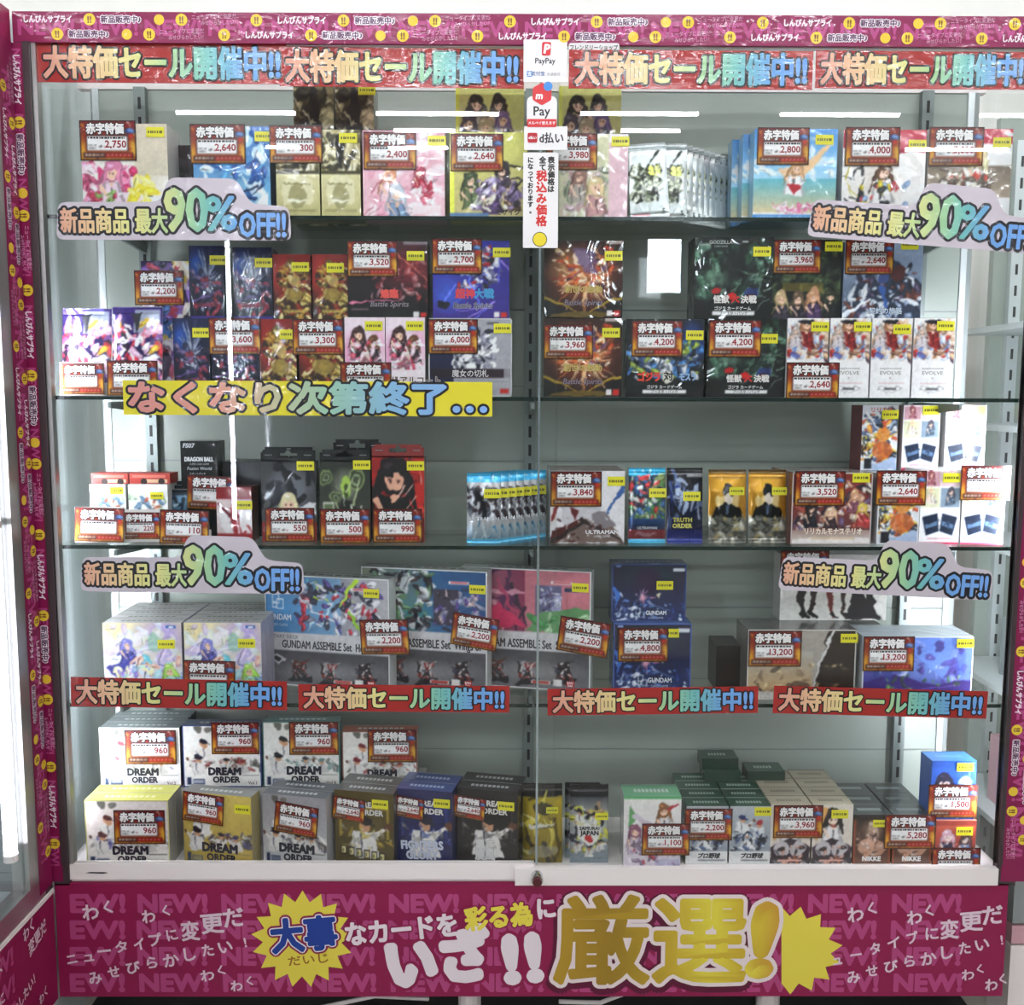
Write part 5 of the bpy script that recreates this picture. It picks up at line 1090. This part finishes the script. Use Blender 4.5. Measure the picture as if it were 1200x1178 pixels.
def pal1(a): a.G('#4a86b8', '#a8bcd0', True, 0, 0, 1, .52).G('#9a9aa2', '#b8b6ba', True, .62, 0, 1, .52).K(14, 4, ['#d8ecf4', '#7ac0e0', '#c8e050', '#f4f8fa'], .2, .012, .3, 0, .8, .45).S(46, 8, ['#2a2a3c', '#5a4a8a', '#e6e4ea', '#7a7a8c', '#3a3a4c', '#b83a4a', '#c8c8d8'], .038, .25, .06, .9, .5).L(.75, .02, .6, .25, .02, '#b8d84a').L(.68, .3, .8, .5, .014, '#9ac84a').R(.02, .15, .2, .52, '#5a94c4', .8).FR(.06, .17, .12, .265, .01, '#fff').FR(.095, .215, .155, .31, .01, '#fff').FR(.06, .24, .1, .3, .01, '#e8f0f8').T('GUNDAM', .11, .38, .075, '#e8f0f6', .02, sx=.75).T('CARD GAME', .11, .45, .035, '#d0e0ee', .0, sx=.9)
def pal2(a): a.G('#8a8f7a', '#5a7a8a', True, 0, 0, .5, .52).G('#3f6f9a', '#2f5a86', True, .5, 0, 1, .52).E(.35, .4, .3, .2, '#4a8a8c', .8, .6).S(50, 3, ['#22222a', '#4a3a3a', '#c8ccd0', '#6a8a6a', '#8a8e98', '#3a3a44', '#e4e6ea'], .042, .05, .0, .55, .5).R(.58, .16, .78, .46, '#4a4456').S(22, 6, ['#8a8aa0', '#c0a8a8', '#2a2a36', '#5a4a8a'], .03, .58, .18, .98, .5)
def pal3(a): a.G('#a07a86', '#8a3a5a', True, 0, 0, .5, .52).G('#c07a86', '#c8808c', True, .5, 0, 1, .52).K(26, 5, ['#5a2a5a', '#3a2040', '#b04a6a', '#d8a0b0'], .3, .02, 0, 0, .5, .45).Q([(.1, .5), (.3, .3), (.5, .5)], '#c8406a').R(.58, .13, .78, .42, '#6a6a8a').S(16, 4, ['#8a8ab0', '#4a4a70', '#b8b8d0', '#5a4a6a'], .03, .59, .15, .77, .4).Q([(.5, .52), (.6, .35), (1, .3), (1, .52)], '#6a9a6a').S(8, 2, ['#4a8a54', '#a8c8a0'], .05, .55, .38, 1, .5)
def a_kb(a): a.R(0, 0, 1, 1, '#b0b2b4')
for (x0, x1, yt, Y, pal, nm, sx, cds, st, lb) in [
    (306, 458, 676, .115, pal1, 'GUNDAM ASSEMBLE Set  Heroic B', .62, [(424, 482, 722, 763, '2,200', -.06)], [(437, 693)], 'white robot kit box with sky blue art tagged 2,200, front one of three'),
    (421, 571, 667, .115, pal2, 'GUNDAM ASSEMBLE Set  Wings of', .62, [(530, 584, 715, 759, '2,200', .12)], [(560, 688)], 'white robot kit box with teal art tagged 2,200, middle one of three'),
    (539, 691, 667, .115, pal3, 'GUNDAM ASSEMBLE Set  SEED Stri', .62, [(654, 712, 721, 764, '2,200', .12)], [(679, 686)], 'white robot kit box with pink art tagged 2,200, rearmost of three')]:
    box('model_kit_box', lb, x0, x1, yt, 4, Y, .037, t_kit(sx, pal, nm), '#c8cccc', '#b9bfbd', cds, st, 'model kit box', 'white robot kit boxes', rz=-.23, edge='#dfe2e2', right='#d5dada', toptext='#5f6664')
def a_night(a): a.G('#14183a', '#1c3a6a').E(.5, .2, .5, .3, '#2a6a5a', .6, .8).E(.48, .3, .25, .3, '#3a1a4a', .9, .5).E(.44, .6, .08, .1, '#f0b0c0', .9, .7).B(.44, .6, ['#e88aa0', '#f4d0d8'], 14, 3, .01, .16, .008).L(.5, .65, .85, .85, .012, '#8a9ac0').Q([(.58, .52), (.68, .5), (.64, .62)], '#d8d0b0').S(24, 5, ['#5a7ab0', '#e0e8f4', '#243a7a', '#1a2040'], .04, 0, .55, 1, 1).S(10, 7, ['#cfd8ea', '#4a5a8a'], .05, .05, .75, .3, 1).Q([(.02, .35), (.12, .55), (.06, .75)], '#4a7ac8').R(.82, .07, .98, .13, '#d8dce4').R(.05, .02, .12, .06, '#8a9ac8')
def t_night(a): a_night(a); a.T('GUNDAM', .6, .84, .1, '#e6ecf6', .02, '#1c2448', .05, sx=.8).T('CARD GAME', .6, .93, .05, '#b8c8e8', .0, sx=.9).FR(.32, .76, .39, .86, .012, '#fff').FR(.37, .83, .44, .93, .012, '#fff').FR(.32, .85, .36, .92, .012, '#e8f0f8')
d1 = box('booster_box', 'deep blue space booster box tagged 4,800, lower of two', 719, 810, 731, 4, .1, .07, t_night, '#3a5aa8', '#4a6ab0', [(724, 783, 736, 775, '4,800')], [(786, 742)], edge='#3f5fae', toptext='#a8bce8')
box('booster_box', 'deep blue space booster box on top of the 4,800 one', 717, 804, 661, 4, .113, .055, t_night, '#2a3a7a', '#2a3a6a', st=[(779, 686)], zb=TOPZ[d1.name] + .0005, edge='#34508f', toptext='#6a7ab8')
def a_dbox(a): a.G('#2c2522', '#1e1a18').R(.3, .35, .7, .75, '#3a2c28', .6).D(.35, .4, .65, 4, '#4a3a34', .08)
box('storage_box', 'plain dark brown box standing alone between the blue and the 13,200 boxes', 839, 868, 757, 4, .1, .08, a_dbox, '#1f1b19', '#2d2926', cat='box', mat='card', rz=-.02)
def a_boots(a): a.G('#d0cfc8', '#e2e0da').R(0, .0, 1, .5, '#b8b6b2'); [a.L(x, .45, x + s, .95, w, c).L(x + s, .9, x + s + .04, .96, w * .8, '#1c1a1c') for x, s, w, c in ((.2, .02, .07, '#2c2a2c'), (.33, -.03, .06, '#3a2c2a'), (.48, .01, .05, '#7a3a34'), (.58, .03, .05, '#4a3a38'), (.72, -.02, .07, '#1f1e22'), (.85, .02, .07, '#2a2a2e'))]; a.L(.72, .55, .95, .98, .02, '#6a6a6e').Q([(.6, 1), (.75, .5), (.95, 1)], '#2e2c30')
bb = box('model_kit_box', 'grey white figure box of boots raised behind the discount sign', 915, 1040, 650, 4, .12, .05, a_boots, '#c0beb8', '#bbb', [(914, 971, 645, 684, '')], cat='figure box', yb=727)
def a_split(a): a.G('#9a9a96', '#b89a6a').E(.25, .7, .4, .4, '#c8b08a', .8, .7).G('#3a322c', '#4a3a30', x0=0, y0=0).Q([(0, 0), (.75, 0), (.6, 1), (0, 1)], '#a8a29a').G('#b0aca6', '#c0a070', y0=.3, y1=1, x0=0, x1=.6).Q([(.76, 0), (1, 0), (1, 1), (.6, 1)], '#3c342e').L(.8, 0, .66, .5, .02, '#d8d8d8').L(.7, .35, .6, 1, .02, '#cfcfcf').S(20, 3, ['#6a5a4a', '#2c2622', '#8a7458', '#d0bc94'], .06, .05, .5, 1, 1, a=.5).E(.5, .85, .1, .12, '#4a3a38', .6).R(0, .88, .25, 1, '#d8d6d0').D(.02, .9, .22, 3, '#555')
def a_purp(a): a.G('#6a8ad8', '#4a3a80').Q([(.25, 0), (1, 0), (1, 1), (.7, .6)], '#7a9ae8', .7).E(.6, .5, .4, .4, '#8ab0f0', .6, .8).S(20, 4, ['#8a9ae0', '#c8d8fa', '#5a4a9a', '#3a2a6a'], .09, a=.6).Q([(0, .7), (.3, .6), (.7, .75), (1, .65), (1, 1), (0, 1)], '#4a3a80').R(.1, .3, .16, .65, '#3a4a90', .7).R(.2, .4, .27, .7, '#44509a', .7).R(.85, .25, .93, .6, '#5a70c0', .6).L(.1, .85, .9, .78, .012, '#8a70c8').S(10, 9, ['#5a8a54', '#3a5a3a', '#8ab86a'], .045, .2, .6, .9, .95, a=.7)
f1 = box('model_kit_box', 'grey brown figure kit box tagged 13,200, left of the pair', 876, 1003, 738, 4, .045, .09, a_split, '#6a665f', '#5a5a58', [(877, 939, 740, 780, '13,200')], [(995, 748)], 'figure box', edge='#d8d4cc')
f2 = box('model_kit_box', 'blue purple figure kit box tagged 13,200, right of the pair', 1011, 1140, 746, 4, .04, .09, a_purp, '#d8dee4', '#b8c4c8', [(1011, 1071, 746, 786, '13,200')], [(1131, 754)], 'figure box', edge='#e6ecf2')
# the carton that carries the raised figure box
box('storage_box', 'plain grey carton under the raised figure box, behind the 13,200 pair', 930, 1030, 731, 4, .137, .05, lambda a: a.R(0, 0, 1, 1, '#8a8a86'), '#8a8a86', '#777', cat='box', mat='card')

# ------------------------------------------------------------------ floor of the case
def t_dream(bg, cap, acc, vol, seed=3, art2=None):
    def f(a):
        a.R(0, 0, 1, 1, bg); a.G(bg, '#e6e2dc', y0=.4, y1=1) if not art2 else a.G(bg, art2)
        a.S(24, seed, ['#c8c4be', '#8a8682', '#e9e6e0', acc, '#5a5650'], .05, .1, .55, .98, .72, a=.7)
        a.BP(.27, .3, .15, cap, '#e6e2de').BP(.2, .55, .13, cap, '#dcd8d4', -1).BP(.55, .58, .1, '#3a3c44', '#d8d4d0').BP(.78, .6, .1, acc, '#d0ccc8', -1)
        a.E(.2, .07, .05, .05, '#5a5850', .8).E(.34, .07, .05, .05, '#6a6860', .8).R(.05, .84, .1, .96, '#2a3a5a').R(.12, .87, .27, .96, '#3a4a6a').R(.13, .88, .26, .94, bg, .6)
        a.T('DREAM', .53, .74, .165, '#1c1e2c', .065, bg, .07, sx=.95).T('ORDER', .55, .875, .135, '#1c1e2c', .05, bg, .06, sx=.95).R(.75, .8, .97, .81, '#5a5650').T('Vol.' + vol, .88, .93, .07, '#5a4a3a', .02)
    return f
DW = [(117, 211, 853, '#efede8', '#8a3a4a', '#6a6ea0', '2', '#3a4a4a', '#8a9292', [(147, 207, 857, 894, '960')], 'white baseball card box tagged 960, first of the raised row', 3),
      (214, 306, 850, '#ece9e4', '#1c2438', '#8a3a3a', '1', '#2a4a8a', '#7a8498', [(248, 304, 846, 884, '960')], 'white baseball card box with a blue base tagged 960, second of the raised row', 1),
      (308, 398, 846, '#e6e4de', '#22262c', '#6a8a88', '3', '#5a8a84', '#6a8a88', [(339, 397, 846, 884, '960')], 'white baseball card box with a teal edge tagged 960, third of the raised row', 1),
      (401, 489, 857, '#e9e4de', '#7a2a34', '#8a3a3a', '4', '#8a5a50', '#a85a4a', [(431, 488, 854, 894, '960')], 'white baseball card box with a red edge tagged 960, last of the raised row', 1)]
zlow = None
for (x0, x1, yt, bg, cap, acc, vol, side, top, cds, lb, rw) in DW:
    UPZ = at(260, 922.5, .125)[2]
    o = box('booster_box', lb, x0, x1, yt, 5, .125, .034, t_dream(bg, cap, acc, vol, int(vol) + 2), side, top, cds, zb=UPZ, rows=rw, rl='white baseball card box in the raised row', toptext='#d0d4d2', edge=side if vol != '2' else None, group=None)
mb = MB(); A, B = at(112, 900, .122), at(495, 900, .122)
mb.box((A[0], .122, SHELF_Z[5] + .0005), (B[0], DB - .022, UPZ - .0006), '#b8b6b0', 'card'); tag(mb.build('riser_box'), 'pale grey riser box under the raised row of baseball card boxes', 'riser')
D1 = t_dream('#e6dcd8', '#5a2a2c', '#6a6aa0', '5', 8); D2 = t_dream('#c9b56a', '#22242c', '#4a4a6a', '6', 9, '#b09a54'); D3 = t_dream('#9a989c', '#22242c', '#4a4a52', '7', 5, '#c8c6c6')
box('booster_box', 'baseball card box with a yellow lid tagged 960, front left corner', 100, 198, 938, 5, .03, .036, D1, '#b8b4a8', '#d8d66a', [(134, 194, 949, 989, '960')], rows=2, rl='baseball card box with a yellow lid', toptext='#f0eec0', edge='#d8d08a', right='#b0ada2')
box('booster_box', 'gold baseball card box turned aside tagged 960', 212, 297, 931, 5, .035, .036, D2, '#4a4a44', '#8a8c88', [(212, 263, 927, 970, '960', .07)], [(286, 946)], rz=-.2, right='#a89a68', toptext='#cfd2d0')
box('booster_box', 'grey baseball card box turned aside tagged 960', 306, 384, 933, 5, .035, .034, D3, '#3a3c44', '#5a5e66', [(321, 374, 938, 982, '960', .1)], rows=2, rl='grey baseball card box turned aside', rz=-.2, right='#b4b2b4', toptext='#c8cccc')
def t_team(bg, frame, cap, lines, lc, shirt='#e0dcd8'):
    def f(a):
        a.R(0, 0, 1, 1, bg); a.R(.08, .2, .92, .62, frame, .8).R(.12, .23, .88, .62, bg, .9).BP(.5, .42, .24, cap, shirt).S(14, 4, ['#8a867e', frame, '#c8c4bc'], .04, .1, .5, .95, .75, a=.5)
        a.T('DREAM', .6, .17, .1, '#e0dcd8', .04, bg, .05).T('ORDER', .62, .27, .1, '#e0dcd8', .04, bg, .05)
        if not lines: [a.R(.1 + .13 * i, .74 + .012 * i, .2 + .13 * i, .86 + .012 * i, '#1c1a14').R(.115 + .13 * i, .755 + .012 * i, .185 + .13 * i, .845 + .012 * i, '#e6dca8').R(.13 + .13 * i, .78 + .012 * i, .15 + .13 * i, .83 + .012 * i, '#5c522e') for i in range(6)]
        for i, t in enumerate(lines): a.T(t, .46, .72 + i * .13, .15, lc, .05, '#1c1a1a', .06, rot=.06, sx=.85)
    return f
box('booster_box', 'black and gold team card box tagged 2,640, first of three turned boxes', 391, 462, 928, 5, .035, .04, t_team('#5c522e', '#b8a24a', '#2a2a2c', [], '#e8dca0'), '#1c1a18', '#5a5c58', [(389, 428, 927, 972, '2,640', .1)], [(446, 941)], rz=-.2, right='#26241f', toptext='#d0d2d0', rows=2, rl='black and gold team card box')
box('booster_box', 'navy team card box reading FIGHTERS GLORY tagged 2,640', 464, 530, 926, 5, .035, .04, t_team('#232c5c', '#3a4a8a', '#1c2038', ['FIGHTERS', 'GLORY'], '#cfd4e6'), '#1a2040', '#3a4c86', [(461, 497, 925, 970, '2,640', .1)], [(518, 940)], rz=-.2, right='#2a3060', toptext='#b0bce0', rows=2, rl='navy team card box')
box('booster_box', 'black team card box reading 黒き旋風 tagged 2,640', 535, 607, 926, 5, .035, .04, t_team('#1d1a1c', '#4a464a', '#111', ['黒き', '旋風'], '#e6e2e0'), '#121012', '#2a2628', [(531, 569, 925, 971, '2,640', .1)], [(593, 943)], rz=-.2, right='#1a1719', toptext='#b8b6b6', rows=2, rl='black team card box')
def a_goldp(a): a.G('#c8b43a', '#8a7a2a').R(0, 0, 1, .16, '#1c1814').K(24, 5, ['#e8d86a', '#5a4e1c', '#f4eca8', '#3a3418', '#a8963a'], .4, .03, 0, .15, 1, 1).E(.5, .3, .25, .08, '#2a2620', .7).L(.2, .55, .8, .5, .03, '#e6e4d8').E(.5, .85, .4, .08, '#b8b4a8', .7)
def t_sam(a): a.G('#1c1d28', '#c8ccc8', y1=.4).G('#c8ccc8', '#8a98a0', y0=.4, y1=1).R(0, 0, 1, .15, '#191720').S(30, 4, ['#2a2c3a', '#e4e6e0', '#d8d85a', '#6a7078', '#b89a80'], .05, .05, .28, .95, .85); [a.BP(x, y, .07, '#22263a', '#e8e8e4') for x, y in ((.25, .35), (.6, .36), (.2, .72), (.5, .78), (.78, .72))]; a.Q([(.18, .5), (.82, .5), (.78, .66), (.5, .78), (.22, .66)], '#efefea').T('SAMURAI', .5, .54, .062, '#1c1c28', .03).T('JAPAN', .5, .6, .08, '#1c1c28', .04).E(.5, .68, .1, .04, '#b82a30')
for k in (1, 0):
    pack('card_pack', ['shiny gold foil pack with a black top at the middle edge', 'second shiny gold foil pack behind the first'][k], 613 - k * 9, 659 - k * 9, 921, 1018, .05 + .02 * k, a_goldp, 'foil', -.08, 0, [(647, 950, .022)] if k == 0 else [], shelf=5, crimp='#1a1612')
    pack('card_pack', ['white baseball foil pack reading SAMURAI JAPAN', 'second baseball foil pack behind the SAMURAI JAPAN one'][k], 668 - k * 6, 713 - k * 10, 922 - k * 2, 1018, .05 + .02 * k, t_sam, 'foil', -.08, 0, [(705, 957, .024)] if k == 0 else [], shelf=5, crimp='#191720')
def a_greeng(a): a.G('#e4e2dc', '#d8cfd8').R(0, 0, 1, .03, '#5aa86a').Q([(.08, .1), (.25, .3), (.1, .5)], '#6aa06a').P(.7, .18, .13, '#8a5a34', dress='#d8d4d8').P(.2, .5, .12, '#8a5a70', dress='#c8b8c8').L(.2, .3, .6, .45, .04, '#c8bcc8').S(16, 5, ['#6a5a6a', '#a83a44', '#e8e0e6', '#8a7a90'], .05, .05, .6, .95, 1).L(.78, .18, .95, .1, .02, '#a82a34').R(.55, .9, 1, 1, '#a8a8c8', .6)
box('deck_box', 'white deck box with a mint green lid tagged 1,100', 731, 798, 934, 5, .035, .06, a_greeng, '#c8c8c4', '#7ab88c', [(752, 808, 964, 1003, '1,100')], toptext='#d8e8dc')
def t_bb(a): a.G('#b8bcc0', '#8a929c').BP(.3, .22, .14, '#2a3a6a', '#e0e0e0').BP(.72, .3, .13, '#a83040', '#d8dce0', -1).BP(.45, .5, .12, '#22262e', '#e4e4e4').S(18, 4, ['#4a5a7a', '#e6e8ea', '#2a2e38', '#a8b0ba'], .05, .05, .45, .95, .75).R(0, .78, 1, 1, '#dcdcda').T('プロ野球', .55, .86, .1, '#3a3e44', .05, '#c8c8c8', .05, sx=.95, slant=.2).R(.3, .93, .95, .95, '#6a6e74')
GN = 'green-topped baseball deck boxes'
for k, (x0, x1) in enumerate([(804, 853), (855, 903)]):
    o = box('deck_box', ['green-topped baseball deck box tagged 2,200 at the front', 'green-topped baseball deck box at the front, right of the 2,200 card'][k], x0, x1, 945, 5, .045, .04, t_bb, '#3a4a44', '#1f4a36', [(802, 858, 947, 985, '2,200')] if k == 0 else [], [(894, 951)] if k else [], rows=3, rl='green-topped baseball deck box in the %s column' % ['left', 'right'][k], group=GN, toptext='#a8bcb0')
    dup(o, o.location + Vector((0, .124, 0)), 'green-topped baseball deck box in the %s column, last behind the front one' % ['left', 'right'][k], GN, False)
def flat_deck(x, Y, z, lb, top='#1f4a36'):
    mb = MB(); mb.box((-.036, 0, 0), (.036, .05, .021), '#16382a', 'wrap', skip='t'); mb.box((-.036, 0, 0), (.036, .05, .021), top, 'wrap', skip='fkblr')
    for i in range(6): q = -.02 + i * .006; mb.add([(q, .018, .0212), (q + .004, .018, .0212), (q + .004, .03, .0212), (q, .03, .0212)], [0, 1, 2, 3], [4], s2l(lin('#a8bcb0')), 'wrap')
    tag(mb.build('deck_box', None, (x, Y, z)), lb, 'card box', GN)
zt = TOPZ[[n for n in TOPZ if n.startswith('deck_box')][-1]]
q = at(846, 900, .17); flat_deck(q[0], .16, zt + .0008, 'flat green deck box lying on the left column'); flat_deck(q[0] - .003, .172, zt + .0224, 'topmost flat green deck box lying on the left column')
q = at(897, 905, .17); flat_deck(q[0], .16, zt + .0008, 'flat green deck box lying on the right column')
def a_tan(a): a.R(0, 0, 1, 1, '#d8cfc4').P(.5, .2, .2, '#2a2428', '#f0d8c8', '#e8e4e6').L(.3, .1, .1, .6, .05, '#d8a868').E(.5, .35, .1, .04, '#c06a5a', .6).Q([(.0, .7), (.5, .58), (1, .7), (1, 1), (0, 1)], '#3a2e38').E(.3, .75, .2, .12, '#e4e0e0', .8).E(.7, .75, .2, .12, '#e4e0e0', .8).S(10, 3, ['#6a6a6e', '#2a2426', '#c89a8a', '#8a5a44'], .05, .1, .7, .9, 1).R(.2, .93, .8, .96, '#d8a89a')
for k, (x0, x1) in enumerate([(903, 950), (952, 999)]):
    box('deck_box', ['beige-topped deck box with maid art tagged 3,960', 'beige-topped deck box with maid art, right of the 3,960 card'][k], x0, x1, 943, 5, .045, .042, a_tan, '#a89a84', '#b8ac94', [(906, 964, 943, 982, '3,960')] if k == 0 else [], [(984, 954)] if k else [], rows=4, rl='beige-topped deck box in the %s column' % ['left', 'right'][k], group='beige-topped deck boxes', toptext='#8a8070')
def t_nik(a): a.G('#3a2a24', '#6a4a3a').R(0, 0, 1, .12, '#2a1a16').E(.5, .3, .35, .25, '#a89484', .6, .6).P(.5, .25, .15, '#b8a090', '#d8b8a4', '#c8a498').E(.35, .65, .2, .16, '#d8b09a', .8).E(.65, .68, .22, .16, '#d0a48e', .8).L(.4, .75, .3, .95, .06, '#c89a84').S(12, 6, ['#2a1e1c', '#8a6a5a', '#e0c8ba'], .04, .1, .3, .9, .8, a=.6).R(0, .1, .06, 1, '#8a4a2a').R(.94, .1, 1, 1, '#8a4a2a').T('NIKKE', .5, .89, .13, '#f0eeec', .05, '#1c1818', .05)
for k, (x0, x1) in enumerate([(1000, 1044), (1046, 1092)]):
    box('deck_box', ['dark-topped deck box reading NIKKE, left of the 5,280 card', 'dark-topped deck box reading NIKKE tagged 5,280'][k], x0, x1, 955, 5, .045, .05, t_nik, '#3a2c28', '#3c403f', [(1036, 1096, 957, 992, '5,280')] if k else [], [(1031, 965, .026)] if k == 0 else [], rows=3, rl='dark-topped deck box in the %s column' % ['left', 'right'][k], group='dark-topped deck boxes', toptext='#9aa0a0')
def a_duob(c1, c2, h1, h2):
    def f(a): a.G(c1, c2).R(0, 0, 1, .12, c2, .6).P(.3, .35, .2, h1, '#e6d4cc', '#3a3a5a').P(.75, .4, .19, h2, '#e6d8d4', '#8a9ac8').K(6, 3, ['#fff', c1], .4, .012, a=.5)
    return f
o1 = box('deck_box', 'orange deck box of two girls, under the blue one', 1096, 1143, 962, 5, .045, .05, a_duob('#c86a54', '#8a3a3a', '#c8a4b0', '#5a4a48'), '#a8503f', '#d88a6a', [(1091, 1148, 992, 1032, '')], [(1130, 974)], mat='wrap')
box('deck_box', 'blue deck box of two girls tagged 1,500 on the orange one', 1091, 1143, 892, 5, .05, .05, a_duob('#3a6ac0', '#2a5aa8', '#2a2440', '#a8c8e8'), '#2f62b8', '#4a8ad8', [(1087, 1145, 920, 957, '1,500')], [(1131, 899)], mat='wrap', zb=TOPZ[o1.name] + .0006, toptext='#6aa0e0')
